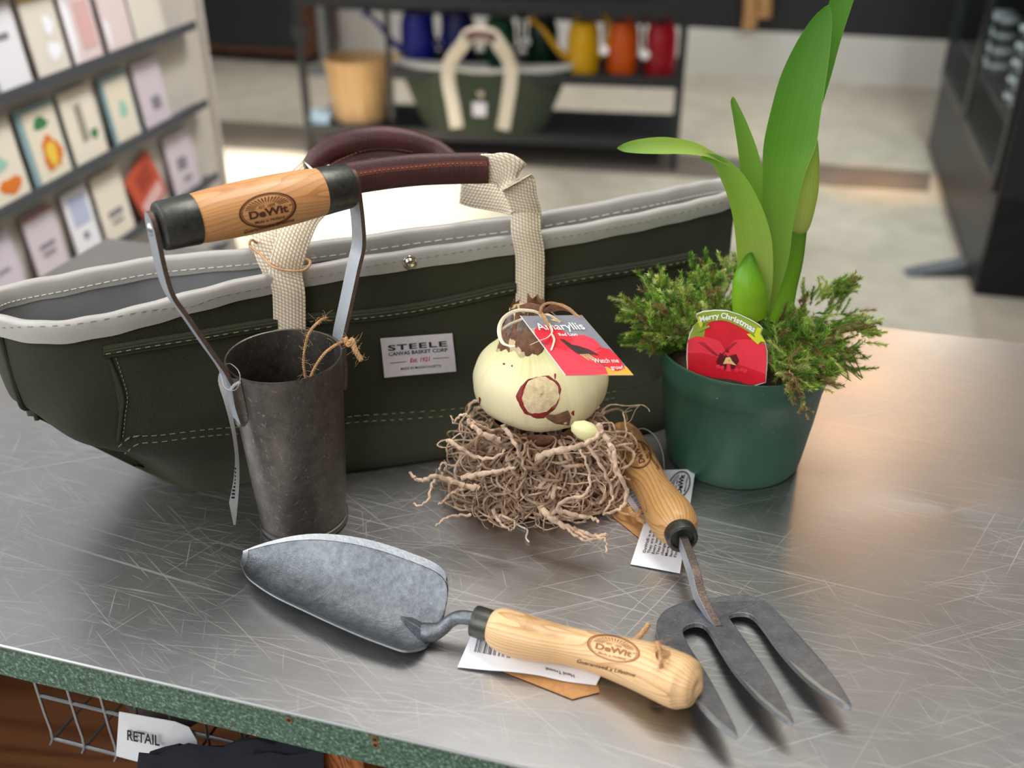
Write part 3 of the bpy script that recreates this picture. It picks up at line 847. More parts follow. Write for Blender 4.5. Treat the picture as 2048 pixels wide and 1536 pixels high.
# twine round the left straps
tw = [PY(500, 492, .745), PY(520, 508, .735), PY(545, 533, .716), PY(575, 541, .712), (PY(605, 541, .712)), PY(620, 528, .722), PY(612, 518, .74), PY(570, 520, .76), PY(530, 500, .765), PY(505, 480, .75)]
mb = MB(); mb.tube(catmull(tw, 6, True), .0011, 6)
rr2 = random.Random(3)
for k in range(46):
    p = tw[k % len(tw)].lerp(tw[(k+1) % len(tw)], rr2.random()); e = p + V((rr2.uniform(-1, 1), rr2.uniform(-1, .3), rr2.uniform(-1, 1)))*.009
    mb.tube(catmull([p, (p+e)/2 + V((rr2.uniform(-1, 1), 0, rr2.uniform(-1, 1)))*.003, e], 3), .00012, 3)
obj('strap_twine', mb, M['twine'], bag)
# ---------------------------------------------------------------- emblem used on the handles and tags
def emblem(mb, fn, big=True, mi=0, solid=False, lines=0):
    # oval emblem in a -1..1 frame
    ring2d(mb, fn, 0, 0, 1, 1, .07, 56, mi); ring2d(mb, fn, 0, 0, .9, .9, .025, 56, mi)
    for k in range(17):
        q = radians(12 + 156*k/16); w = .03
        def pt(r, dq): return fn(r*cos(q+dq)*.80*1.0, .0 + .12 + r*sin(q+dq)*.66)
        a = [pt(.52, -w), pt(.98, -w*1.1), pt(.98, w*1.1), pt(.52, w)]
        if all(p is not None for p in a): mb.add(a, [(0, 1, 2, 3)], mi)
    def t(body, x, y, wid, hgt, **k):
        vs, fs = text2d(body, 1.0, **k); w = max(q.x for q in vs)-min(q.x for q in vs)
        out = [fn(x + q.x/w*wid, y + q.y*hgt) for q in vs]
        if all(o is not None for o in out): mb.add(out, fs, mi)
    t('EST. 1898', 0, .24, .56, .22, bold=.01)
    t('DeWit', 0, -.14, 1.36, .62, bold=.035)
    t('\u00ae', .80, .02, .10, .16)
    t('Made in Holland', 0, -.60, 1.02, .24, bold=.01)
def word(mb, fn, body, x, y, wid, hgt, mi=0, **k):
    vs, fs = text2d(body, 1.0, **k); w = max(q.x for q in vs)-min(q.x for q in vs)
    out = [fn(x + q.x/w*wid, y + q.y*hgt) for q in vs]
    if all(o is not None for o in out): mb.add(out, fs, mi)
def turned(name, path, radii, mat, parent, n=32, dup=8, flat=1.0, hole=None, label=None, sub=None):
    c = catmull(path, dup); m = len(c); r = lerplist(catmull([V((q, 0, 0)) for q in radii], dup) and [q.x for q in catmull([V((w, 0, 0)) for w in radii], dup)], m)
    mb = MB(); mb.tube(c, r, n, ry=[q*flat for q in r])
    uv = []; s = 0
    for i in range(m):
        if i: s += (c[i]-c[i-1]).length
        for k in range(n): uv.append((abs(k/n-.5)*.16, s))
    o = obj(name, mb, mat, parent, uv=uv, angle=60, label=label)
    if hole:
        p, d, hr, hl = hole; cm = MB(); cm.tube([p - d*hl, p + d*hl], hr, 24)
        me = mesh_from('cut', cm, mat, (0, 0, 0)); co = bpy.data.objects.new('cut', me); COL.objects.link(co)
        b = o.modifiers.new('hole', 'BOOLEAN'); b.operation = 'DIFFERENCE'; b.object = co; b.solver = 'EXACT'
        bpy.context.view_layer.update(); dg = bpy.context.evaluated_depsgraph_get()
        nm = bpy.data.meshes.new_from_object(o.evaluated_get(dg)); o.modifiers.clear(); o.data = nm
        nm.name = name
        bpy.data.objects.remove(co)
        for pl in nm.polygons: pl.use_smooth = True
    return o, bvh_of(mb)
def fuzz(mb, pts, n, L, seed, r=.0001):
    rr = random.Random(seed)
    for k in range(n):
        i = rr.randrange(len(pts)-1); p = pts[i].lerp(pts[i+1], rr.random())
        d = V((rr.uniform(-1, 1), rr.uniform(-1, 1), rr.uniform(-.6, 1)))*L*rr.uniform(.4, 1)
        mb.tube(catmull([p, p + d*.5 + V((rr.uniform(-1, 1), rr.uniform(-1, 1), rr.uniform(-1, 1)))*L*.25, p + d], 3), r, 3)
def twistrope(mb, pts, r, strands=3, pitch=.006, dup=8):
    c = catmull(pts, dup); s = 0
    fr = [];
    for j in range(strands):
        q = []; s = 0
        for i, p in enumerate(c):
            if i: s += (c[i]-c[i-1]).length
            t = (c[min(i+1, len(c)-1)]-c[max(0, i-1)]).normalized(); a = t.cross(V((.3, .2, .9))).normalized(); b = t.cross(a)
            w = 2*pi*(s/pitch + j/strands); q.append(p + (a*cos(w)+b*sin(w))*r*.55)
        mb.tube(q, r*.6, 6)
    return c

# ---------------------------------------------------------------- bulb planter
PB = V((-.170, .659, TZ))
pl = thing('bulb_planter', 'dark steel bulb planter standing upright with a wooden crossbar handle', 'garden tool', PB)
AD = V((cos(radians(37)), sin(radians(37)), 0)); AN = V((-AD.y, AD.x, 0))
mb = MB()
mb.lathe([(.0332, .0005), (.0342, .001), (.0350, .012), (.0366, .036), (.0385, .072), (.0408, .112), (.0430, .150), (.0434, .1515), (.0430, .1525), (.0420, .1520), (.0412, .148), (.0390, .11), (.0368, .07), (.0350, .036), (.0336, .01)], PB, UP, 72, close=True)
PLB = bvh_of(mb); obj('barrel', mb, M['barrel'], pl, label='dark scratched steel barrel')
mb = MB(); mb.lathe([(.0337, .0015), (.0357, .0015), (.0360, .0035), (.0357, .0055), (.0345, .006)], PB, UP, 72, close=True)
obj('cutting_rim', mb, M['barrel'], pl)
HC = PB + V((-.0045, .0015, .268))
hl = .0515
def hp(s): return HC + AD*s
c_ = [hp(s) for s in (-.0515, -.046, -.035, -.015, .005, .025, .042, .0515)]
han, HB = turned('handle_grip', c_, [.0158, .0165, .0175, .0184, .0186, .0182, .0172, .0164], M['beech'], pl, label='light wooden crossbar grip')
for sgn in (-1, 1):
    mb = MB(); a = hp(sgn*.046)
    mb.lathe([(.0001, .0245), (.0140, .0245), (.0158, .0235), (.0164, .021), (.0168, .010), (.0172, .001), (.0170, 0), (.0150, 0)], a, AD*sgn, 40)
    obj('end_cap', mb, M['ferrule'], pl)
# arms
def sp(s, z, o=0): return PB + AD*s + AN*o + UP*z
for sgn in (-1, 1):
    path = [sp(sgn*.0425, .112), sp(sgn*.0445, .128), sp(sgn*.0458, .150), sp(sgn*.056, .178), sp(sgn*.0665, .206), sp(sgn*.0725, .222), sp(sgn*.0742, .240), sp(sgn*.0742, .262), sp(sgn*.0742, .279)]
    path = [p + V((-.0045, .0015, 0))*max(0, (p.z-TZ-.15)/.118) for p in path]
    c = catmull(path, 6); m = len(c)
    w = [.0105]*3*6 + [.0085]*(m-18); w = [(.0098 if i < 12 else .0072 + .001*i/m) for i in range(m)]
    for i in range(m-5, m): w[i] = .0082*sqrt(max(.03, 1-((i-(m-6))/5.2)**2))
    # rows of a flat strip: faces grey, edges brown
    mb = MB(); rows = []
    for i in range(m):
        t = (c[min(i+1, m-1)]-c[max(0, i-1)]).normalized(); nn = t.cross(AN).normalized()*.0016
        curl = .0022 if i < 9 else 0
        rows.append([c[i]-AN*w[i]+nn, c[i]+AN*w[i]+nn, c[i]+AN*w[i]-nn, c[i]-AN*w[i]-nn])
    n = 4; vs = [p for r in rows for p in r]; mb.add(vs, [])
    for i in range(m-1):
        for k in range(4):
            mb.f.append([i*4+k, i*4+(k+1) % 4, (i+1)*4+(k+1) % 4, (i+1)*4+k]); mb.m.append(0 if k % 2 == 0 else 1)
    mb.f.append([0, 1, 2, 3]); mb.m.append(1); mb.f.append([(m-1)*4+q for q in range(4)]); mb.m.append(1)
    arm = obj('arm', mb, [M['strip'], M['strip_edge']], pl, smooth=True, angle=30)
    # weld plate wrapped against the barrel
    mb = MB(); rows = []
    ang0 = math.atan2(AD.y*sgn, AD.x*sgn)
    for j in range(9):
        z = .152 - .045*j/8; R_ = .0334 + .0096*(z/.15) + .0004; row = []
        ww = .34 * (1 if j < 6 else sqrt(max(.05, 1-((j-5)/3.3)**2)))
        for k in range(9):
            q = ang0 + ww*(k/4-1); rr_ = R_ + .0032*(1-abs(k/4-1)**4)
            row.append(PB + V((rr_*cos(q), rr_*sin(q), z)))
        rows.append(row)
    mb.grid(rows); obj('weld_plate', mb, M['barrel'], pl)
    mb = MB(); mb.lathe([(.0046, -.001), (.0050, .0008), (.0040, .0026), (.002, .0036), (.0001, .004)], hp(sgn*.0710) + AD*sgn*.003 + V((0, 0, -.0005)), AD*sgn, 20)
    obj('rivet', mb, M['rivet'], pl)
mb = MB(); fn = pxmap(HB, (535, 420), (57, -12), (-7, -33), .0003)
emblem(mb, fn)
word(mb, pxmap(HB, (537, 452), (53, -13.5), (-6, -24), .0003), 'Guaranteed a Lifetime', 0, .0, 1.9, .36, bold=.015, shear=.3)
obj('burnt_emblem', mb, M['burn'], han, smooth=False)
# price tag hanging at the left
mb = MB(); rows = []
for (lx, ly, rx, ry, Y) in ((441, 738, 447, 735, .628), (436, 762, 452, 760, .622), (447, 800, 456, 798, .618), (458, 840, 467, 842, .617), (466, 880, 474, 884, .618), (470, 920, 478, 926, .617), (466, 965, 478, 968, .614), (458, 1005, 475, 1010, .612), (468, 1050, 471, 1050, .612)):
    rows.append([PY(lx, ly, Y), PY(rx, ry, Y+.006)])
rows = list(zip(*[catmull([r[j] for r in rows[:-1]], 4) for j in range(2)])); rows = [list(r) for r in rows]; rows.append([PY(467, 1050, .612), PY(471, 1050, .616)])
mb.grid(rows); mb.grid([[p + V((.0001, .0003, 0)) for p in r] for r in rows])
tg = obj('price_tag', mb, M['paper'], pl, label='white paper tag seen edge-on')
mb = MB()
tq = quadmap(PY(459, 1000, .6119), PY(473, 1000, .616), PY(474, 930, .6185), PY(470, 925, .6165), V((0, -.0004, 0)))
for k in range(9): rect2d(mb, tq, .25, .05+k*.1, .75, .05+k*.1+.05)
obj('tag_print', mb, M['ink'], tg, smooth=False)
mb = MB(); mb.tube(catmull([PY(441, 748, .625), PY(450, 775, .615), PY(470, 780, .612), PY(480, 762, .614), PY(477, 742, .618), PY(462, 728, .63), PY(452, 728, .635)], 6), .00035, 6)
mb.tube([PY(462, 778, .6115), PY(469, 770, .611), PY(480, 764, .611)], .0011, 8)
obj('tag_loop', mb, M['clear'], tg)
# jute loop in the barrel
tw_ = thing('jute_string', 'short jute string hooked over the rim of the steel bulb planter', 'string', PY(650, 690, .66))
A = [PY(612, 760, .655), PY(607, 725, .652), PY(612, 685, .650), PY(622, 660, .648), PY(640, 642, .652), PY(652, 636, .672)]
B = [PY(618, 765, .645), PY(628, 738, .642), PY(648, 708, .645), PY(672, 690, .655), PY(690, 684, .665), PY(700, 690, .664), PY(710, 700, .662), PY(716, 712, .661), PY(723, 722, .660)]
for pts, s in ((A, 5), (B, 6)):
    mb = MB(); c = twistrope(mb, pts, .0011 if s == 5 else .0012); fuzz(mb, c, 46, .009, s)
    obj('strand', mb, M['twine'], tw_)
mb = MB(); c = twistrope(mb, [PY(690, 676, .663), PY(697, 690, .660), PY(704, 680, .66), PY(708, 692, .659), PY(712, 703, .657), PY(722, 720, .657)], .0019, 3, .008); fuzz(mb, c, 70, .008, 9)
obj('knot', mb, M['twine'], tw_)

# ---------------------------------------------------------------- hand trowel
RT = P(870, 1268, .004)
tr = thing('hand_trowel', 'forged steel hand trowel lying on the counter front with a pale ash handle', 'garden tool', V((RT.x, RT.y, TZ)))
tip = P(484, 1125, .012)
TU = V((tip.x-RT.x, tip.y-RT.y, 0)).normalized(); TW = V((-TU.y, TU.x, 0)) * -1   # away from the viewer
if TW.y < 0: TW = -TW
Lb = V((tip.x-RT.x, tip.y-RT.y, 0)).length
def tproj(px, py, z):
    p = P(px, py, z) - V((RT.x, RT.y, TZ)); return p.dot(TU), p.dot(TW)
# outline measured on the far (raised) and near edges
far = [(884, 1232, .005), (896, 1188, .018), (893, 1152, .027), (872, 1128, .031), (820, 1106, .033), (760, 1086, .034), (700, 1073, .033), (640, 1068, .030), (590, 1072, .026), (545, 1082, .021), (510, 1093, .016), (486, 1103, .013)]
near = [(872, 1262, .003), (858, 1283, .006), (838, 1297, .010), (808, 1301, .0125), (770, 1289, .014), (720, 1270, .015), (660, 1244, .0155), (600, 1216, .015), (550, 1192, .014), (515, 1170, .013), (492, 1150, .012), (480, 1122, .012)]
fa = catmull([P(a, b, c) for a, b, c in far], 4); ne = catmull([P(a, b, c) for a, b, c in near], 4)
rows = []; K = 22
for i in range(len(fa)):
    f = fa[i]; n_ = ne[i]; row = []; fr = i/(len(fa)-1)
    wdt = (f-n_).length
    sag = wdt*.30*(1-.35*fr)
    for k in range(K+1):
        g = k/K; g2 = g
        p = f.lerp(n_, g2); s = 4*g2*(1-g2)
        z = p.z - sag*s**.9
        p.z = max(TZ + .0022, z); row.append(p)
    rows.append(row)
mb = MB()
mb.grid([r[1:-1] for r in rows], 0); TRB_rows = rows
mb2 = MB()
for side in (0, 1):
    mb2.grid([[ (r[0] if side == 0 else r[-1]), (r[1] if side == 0 else r[-2])] for r in rows], 0)
# tip band
under = [[p - UP*.0018 for p in r] for r in rows]
mb.grid(under, 0)
for a, b in ((rows[0], under[0]),):
    mb.grid([a, b], 1)
mb.grid([[r[0] for r in rows], [r[0] for r in under]], 1); mb.grid([[r[-1] for r in rows], [r[-1] for r in under]], 1); mb.grid([rows[-1], under[-1]], 1)
bl_ = obj('blade', mb, [M['forged'], M['ground_edge']], tr, angle=50, label='grey forged steel blade'); TB = bvh_of(mb)
# bright ground band just inside the edge, following the blade
band = []
def tr_edge(i, side, g):
    r = rows[i]; k = g*K
    if side: k = K-k
    k0 = int(min(K-1, k)); return r[k0].lerp(r[k0+1], k-k0) + UP*.0004
mb = MB(); N_ = len(rows)
mb.grid([[tr_edge(i, 0, 0) for i in range(8, N_)], [tr_edge(i, 0, .042) for i in range(8, N_)]])
mb.grid([[tr_edge(i, 1, 0) for i in range(10, N_)], [tr_edge(i, 1, .06) for i in range(10, N_)]])
mb.grid([[rows[-1][k] + UP*.0005 for k in range(K+1)], [rows[-3][k] + UP*.0005 for k in range(K+1)]])
obj('ground_edge', mb, M['ground_edge'], bl_)
# tang: pointed wedge on the blade, then the S-shaped neck
tg0 = hit(TB, 800, 1234, .0006); A1 = hit(TB, 858, 1250, .0008) or P(858, 1250, .006); A2 = hit(TB, 838, 1279, .0004) or P(838, 1279, .004)
ridge = P(862, 1262, .013)
mb = MB(); mid_ = hit(TB, 826, 1237, .0005); mid2 = hit(TB, 815, 1252, .0003)
rg = P(848, 1260, .011)
mb.add([tg0 + UP*.0015, mid_, A1, ridge, A2, mid2, rg, ridge - UP*.008, A2 - UP*.004, A1 - UP*.002, tg0 - UP*.001], [(0, 1, 2, 6), (2, 3, 6), (6, 3, 4), (0, 6, 4, 5), (0, 5, 4, 8, 10), (0, 10, 9, 2, 1), (4, 3, 7, 8), (3, 2, 9, 7)])
obj('tang', mb, M['forged'], tr, bevel=.0012, angle=25)
HZ = .0195
neck = [P(848, 1266, .008), P(866, 1264, .0095), P(884, 1257, .0125), P(900, 1243, .018), P(918, 1235, .022), P(938, 1236, .0225), P(958, 1241, .0215), P(975, 1246, .021)]
mb = MB(); mb.tube(catmull(neck, 7), [.0072, .0066, .0050, .0047, .0048, .0050, .0050, .0050], 20)
obj('neck', mb, M['forged'], tr)
fe0 = P(950, 1242, .0212); fe1 = P(984, 1252, .0212); fd = (fe1-fe0).normalized()
mb = MB(); Lf = (fe1-fe0).length
mb.lathe([(.0001, 0.001), (.0092, .001), (.0098, -.0006), (.0106, -.0004), (.0109, .002), (.0108, Lf*.6), (.0104, Lf+.002), (.005, Lf+.002)], fe0, fd, 36)
obj('ferrule', mb, M['ferrule'], tr)
hpath = [P(980, 1250, .0212), P(986, 1252, .0212), P(1000, 1257, .021), P(1030, 1268, .0205), P(1075, 1280, .0195), P(1130, 1291, .018), P(1190, 1305, .017), P(1250, 1322, .0185), P(1300, 1338, .0205), P(1350, 1359, .0235), P(1370, 1367, .0245), P(1383, 1373, .0252), P(1391, 1376, .0256), P(1396, 1378, .0258), P(1398, 1379, .026)]
hole_c = P(1322, 1338, .03); 
th, THB = turned('handle', hpath, [.0085, .0118, .0142, .0152, .0143, .0128, .0132, .0152, .0170, .0177, .0168, .0140, .0105, .0060, .0008], M['ash'], tr, n=36,
                 hole=(P(1322, 1345, .024), V((0.02, .05, 1)).normalized(), .0048, .05), label='pale ash wood handle with a hanging hole')
mb = MB(); emblem(mb, pxmap(THB, (1227, 1297), (53, 13), (5, -25), .0003)); obj('burnt_emblem', mb, M['burn_light'], th, smooth=False)
mb = MB(); word(mb, pxmap(THB, (1212, 1336), (60, 15), (4, -16), .0003), 'Guaranteed a Lifetime', 0, 0, 1.95, .62, bold=.012, shear=.1); obj('burnt_lettering', mb, M['burn'], th, smooth=False)
mb = MB(); c = twistrope(mb, [P(1320, 1342, .024), P(1322, 1330, .041), P(1321, 1312, .044), P(1319, 1296, .041), P(1314, 1284, .041)], .0014, 3); fuzz(mb, c, 60, .010, 12)
c = twistrope(mb, [P(1266, 1283, .026), P(1277, 1274, .028), P(1288, 1262, .029), P(1297, 1249, .029)], .0017, 3); fuzz(mb, c, 40, .008, 13)
obj('hanging_twine', mb, M['twine'], tr)
# tags under the trowel handle
def card(name, pts, mat, parent, th_=.0004, label=None):
    mb = MB(); mb.prism(pts, UP*-th_); return obj(name, mb, mat, parent, smooth=False, label=label)
kt = card('kraft_tag', [P(985, 1290, .0012), P(1005, 1342, .0012), P(1145, 1398, .0012), P(1199, 1384, .0012), P(1192, 1350, .0012), P(1100, 1300, .0012)], M['kraft'], tr, label='brown kraft card tag')
mb = MB(); rows = []
for (ax, ay, az, bx, by, bz) in ((946, 1262, .010, 915, 1334, .0016), (985, 1272, .008, 975, 1340, .0030), (1030, 1285, .006, 1020, 1343, .0050), (1090, 1300, .005, 1075, 1350, .0040), (1150, 1320, .004, 1130, 1362, .0026), (1205, 1345, .003, 1192, 1370, .0026)):
    rows.append([P(ax, ay, az), P(bx, by, bz)])
rows = [list(r) for r in zip(*[catmull([r[j] for r in rows], 5) for j in range(2)])]
mb.grid(rows); mb.grid([[p - UP*.0003 for p in r] for r in rows]); 
wt = obj('paper_tag', mb, M['paper'], tr, label='white paper tag with barcode'); WTB = bvh_of(mb)
mb = MB(); fb = lambda u, v: hit(WTB, 945+u*60-v*10+2, 1306-0+u*10 - 0 - 26*(1-v) + 0, .0003)
xx = 0; rb = random.Random(2)
while xx < 1.2:
    w = rb.choice((.014, .02, .03)); 
    a = [hit(WTB, 948+(xx+dw)*60+dv*6, 1304+(xx+dw)*11-dv*25, .0003) for dw, dv in ((0, 0), (w, 0), (w, 1), (0, 1))]
    if all(a): mb.add(a, [(0, 1, 2, 3)])
    xx += w + rb.choice((.014, .02, .03))
word(mb, pxmap(WTB, (1120, 1345), (-30, -8), (3, 12), .0003), 'Hand Trowel', 0, 0, 1.9, .8, bold=.01)
word(mb, pxmap(WTB, (966, 1281), (-16, -4), (1, 5), .0003), '87 1234', 0, 0, 1.6, 1)
obj('tag_print', mb, M['ink'], wt, smooth=False)

# ---------------------------------------------------------------- hand fork
fk = thing('hand_fork', 'three-tined steel hand fork with a tan wooden handle beside the green pot', 'garden tool', P(1400, 1180, 0))
def pz(px, py): return .0080 + max(0, (py-1215)/250)*.013
def FP(px, py, dz=0): return P(px, py, pz(px, py)+dz)
out = [(1395, 1197), (1352, 1208), (1325, 1222), (1311, 1246), (1316, 1278), (1336, 1312), (1360, 1350), (1392, 1398), (1420, 1432), (1448, 1456), (1474, 1472), (1476, 1466), (1458, 1428), (1436, 1386), (1410, 1340), (1380, 1295), (1366, 1268), (1366, 1257), (1376, 1249), (1394, 1245), (1410, 1250), (1420, 1262), (1440, 1296), (1464, 1334), (1488, 1364), (1520, 1398), (1552, 1424), (1586, 1447), (1588, 1440), (1568, 1400), (1545, 1358), (1518, 1318), (1488, 1276), (1466, 1246), (1458, 1234), (1462, 1228), (1478, 1225), (1496, 1226), (1510, 1234), (1524, 1250), (1552, 1290), (1582, 1326), (1612, 1356), (1648, 1384), (1702, 1415), (1704, 1409), (1682, 1370), (1650, 1328), (1610, 1282), (1572, 1242), (1545, 1212), (1522, 1196), (1492, 1188), (1458, 1190), (1420, 1196)]
def smooth2(pts, it=1):
    for _ in range(it):
        o = []
        n = len(pts)
        for i in range(n):
            a, b = pts[i], pts[(i+1) % n]; o.append((a[0]*.75+b[0]*.25, a[1]*.75+b[1]*.25)); o.append((a[0]*.25+b[0]*.75, a[1]*.25+b[1]*.75))
        pts = o
    return pts
sm = smooth2(out, 1)
mb = MB(); mb.prism([FP(x, y) for x, y in sm], UP*-.0042, 0, side=1)
hd = obj('tined_head', mb, [M['fork_steel'], M['ground_edge']], fk, smooth=False, bevel=.0005, label='dark steel head with three tines')
# ground bevels near the tine points
for nm, pl_ in (('tine_bevel', [(1392, 1398), (1420, 1432), (1448, 1456), (1474, 1472), (1464, 1461), (1440, 1443), (1412, 1415)]), ('tine_bevel', [(1478, 1352), (1520, 1398), (1552, 1424), (1586, 1447), (1574, 1434), (1546, 1412), (1508, 1378)]), ('tine_bevel', [(1575, 1318), (1612, 1356), (1648, 1384), (1702, 1415), (1684, 1399), (1646, 1374), (1606, 1341)])):
    mb = MB(); mb.prism([FP(x, y, .0005) for x, y in pl_], UP*-.0006); obj(nm, mb, M['ground_edge'], hd, smooth=False)
# neck bar
nk = catmull([P(1367, 1072, .030), P(1378, 1100, .0315), P(1392, 1140, .031), P(1402, 1180, .0235), P(1416, 1212, .0180), P(1431, 1240, .0128), P(1439, 1252, .0104)], 6)
hh = [.0062, .0075, .0085, .008, .0058, .0034, .0012]
mb = MB(); m = len(nk); hl_ = lerplist(hh, m); rows = []
side = V((.98, .12, 0)).normalized(); hw = .0031
for i in range(m):
    p = nk[i]; t = (nk[min(i+1, m-1)]-nk[max(0, i-1)]).normalized(); u = side.cross(t).normalized(); u = -u if u.z < 0 else u
    rows.append([p - side*hw, p + side*hw, p + side*hw - u*hl_[i]*1.7, p - side*hw - u*hl_[i]*1.7])
vs = [p for r in rows for p in r]; mb.add(vs, [])
for i in range(m-1):
    for k in range(4): mb.f.append([i*4+k, i*4+(k+1) % 4, (i+1)*4+(k+1) % 4, (i+1)*4+k]); mb.m.append(1 if k == 0 else 0)
mb.f.append([0, 1, 2, 3]); mb.m.append(0); mb.f.append([(m-1)*4+q for q in range(4)]); mb.m.append(1)
obj('neck_bar', mb, [M['strip'], M['neck_edge']], fk, smooth=True, angle=30, bevel=.0004)
hf = [P(1243.5, 859.5, .0165), P(1244, 862, .0165), P(1245, 867, .0165), P(1248, 880, .017), P(1262, 908, .0175), P(1282, 940, .018), P(1304, 975, .0195), P(1325, 1008, .0225), P(1343, 1036, .025), P(1355, 1056, .027), P(1360, 1066, .0275)]
f0_ = P(1357, 1060, .0272); f1_ = P(1370, 1088, .0280); fd = (f1_-f0_).normalized(); Lf = .0125
mb = MB(); mb.lathe([(.006, 0), (.0117, 0), (.0121, .002), (.0121, Lf-.002), (.0116, Lf), (.0100, Lf+.0008), (.0088, Lf), (.0082, Lf-.003), (.0001, Lf-.004)], f0_, fd, 40)
obj('ferrule', mb, M['ferrule'], fk)
fh, FHB = turned('handle', hf, [.0008, .0075, .0122, .0162, .0176, .0165, .0150, .0168, .0186, .0160, .0110], M['ash_dark'], fk, n=36,
                 hole=(P(1252, 874, .03), V((-.1, -.35, 1)).normalized(), .0052, .05), label='tan ash wood handle with a hanging hole')
mb = MB(); emblem(mb, pxmap(FHB, (1274, 909), (-12, -27), (-26, 9), .0003))
word(mb, pxmap(FHB, (1299, 912), (-22, -32), (-9, 5), .0003), 'Guaranteed a Lifetime', 0, 0, 1.7, .9, shear=.2, bold=.01)
obj('burnt_emblem', mb, M['burn'], fh, smooth=False)
# tags under the fork handle
card('kraft_tag', [P(1212, 955, .001), P(1200, 1000, .001), P(1228, 1035, .001), P(1290, 1085, .001), P(1320, 1060, .001), P(1260, 960, .001)], M['kraft'], fk, label='brown kraft card tag')
t2 = [P(1231, 968, .004), P(1290, 1052, .0025), P(1336, 1020, .006), P(1290, 950, .006)]
c1 = card('paper_tag', t2, M['paper'], fk, label='white paper tag with barcode')
fq = quadmap(P(1231, 968, .0045), P(1290, 1052, .003), P(1336, 1020, .0065), P(1290, 950, .0065))
mb = MB(); x = .22
while x < .78:
    w = rb.choice((.008, .012, .018)); rect2d(mb, fq, x, .18, x+w, .42); x += w + rb.choice((.008, .014, .018))
word(mb, fq, 'Weeding Fork', .45, .53, .55, .12, bold=.01)
obj('tag_print', mb, M['ink'], c1, smooth=False)
A_, B_, C__, D_ = P(1261, 1128, .0016), P(1360, 1146, .0020), P(1391, 938, .007), P(1323, 940, .009)
c2 = card('paper_tag', [A_, B_, C__, D_], M['paper'], fk, label='white folded paper tag with round emblem')
fq = quadmap(A_, B_, C__, D_, UP*.0004)
mb = MB(); tl = ['DeWit\u00ae is the brand for gardeners', 'They are made in Holland', 'Every tool is made by hand', 'They know how to', 'change it into', 'More information', 'factory and', 'Find us']
rot = lambda u, v: fq(.07 + v, .10 + u)          # lettering runs up the card
for i, s in enumerate(tl):
    vs, fs = text2d(s, 1.0, align='LEFT', bold=.01); k = .068
    mb.add([fq(.20 + i*.093 - q.y*.085*1.0, .11 + q.x*.040 + .01) for q in vs], fs)
cx, cy = .62, .83
emblem(mb, lambda u, v: fq(cx - v*.30, cy + u*.150))
obj('tag_print', mb, M['ink'], c2, smooth=False)
mb = MB(); mb.tube(catmull([P(1262, 868, .031), P(1285, 857, .042), P(1310, 872, .040), P(1325, 905, .026), P(1329, 942, .010)], 8), .0004, 6)
obj('tag_loop', mb, M['clear'], fk)
mb = MB(); c = twistrope(mb, [P(1250, 874, .028), P(1236, 884, .034), P(1228, 900, .028), P(1222, 930, .012), P(1217, 965, .006), P(1222, 1000, .006), P(1240, 1024, .007), P(1262, 1030, .008), P(1284, 1040, .0075)], .0010, 3); fuzz(mb, c, 60, .007, 22)
c = twistrope(mb, [P(1258, 1015, .009), P(1268, 1030, .0095), P(1282, 1022, .0095), P(1276, 1036, .009), P(1288, 1044, .008)], .0018, 3); fuzz(mb, c, 60, .007, 23)
obj('hanging_twine', mb, M['twine'], fk)
# ---------------------------------------------------------------- bare amaryllis bulb
BC = V((.0217, .702, TZ)); 
ab = thing('flower_bulb', 'large bare cream bulb with tangled dry roots and a red scar', 'bulb', BC)
prof = [(.003, .076), (.022, .077), (.036, .080), (.0455, .086), (.0520, .094), (.0545, .104), (.0535, .114), (.0485, .124), (.0410, .132), (.0315, .139), (.0240, .146), (.0188, .153), (.0155, .160), (.0130, .166), (.010, .170), (.0005, .171)]
pp = catmull([V((a, b, 0)) for a, b in prof], 5); N_ = 64; rows = []; uvb = []
for i, q_ in enumerate(pp):
    row = []; f = i/(len(pp)-1); q_ = V((q_.x, q_.y, 0))
    for k in range(N_):
        q = 2*pi*k/N_; r = max(.0002, q_.x)*(1 + .02*sin(3*q+1) + .012*sin(7*q+f*4) + .006*sin(19*q))
        lean = max(0, f-.55)*-.035
        row.append(BC + V((r*cos(q) + lean, r*sin(q)*.97, q_.y + .0015*sin(2*q)*(1-f)))); uvb.append((k/N_ if k <= N_/2 else 1-k/N_, f))
    rows.append(row)
mb = MB(); mb.grid(rows, 0, True)
bb = obj('bulb_body', mb, M['bulb'], ab, uv=uvb, label='cream and pale green fleshy bulb'); BB = bvh_of(mb)
rr = random.Random(11)
# old neck scales, withered
for j, (r0, z0, z1, a0, a1, mt) in enumerate(((.0245, .153, .176, 1.2, 3.6, 'grey_skin'), (.0235, .152, .184, 3.3, 5.0, 'grey_skin'), (.0225, .155, .180, 4.7, 7.4, 'papery'), (.0205, .160, .190, 2.2, 4.6, 'papery'), (.0165, .165, .192, 4.6, 8.0, 'papery'), (.0265, .149, .166, 2.7, 4.1, 'papery'), (.021, .158, .178, 4.0, 5.6, 'scar'))):
    mb = MB(); rows = []
    for i in range(9):
        f = i/8; row = []
        for k in range(19):
            g = k/18; q = a0 + (a1-a0)*g; r = r0*(1-.35*f) + .0016*sin(q*9+j)*f + rr.uniform(-.0006, .0006)
            z = z0 - .016 + (z1-z0)*f*(1+.10*sin(q*7+j*2)) 
            row.append(BC + V((r*cos(q) - .008 - .008*f*0, r*sin(q), z)))
        rows.append(row)
    mb.grid(rows); mb.grid([[p + V((0, 0, .0003)) for p in r] for r in rows]); obj('neck_scale', mb, M[mt], ab)
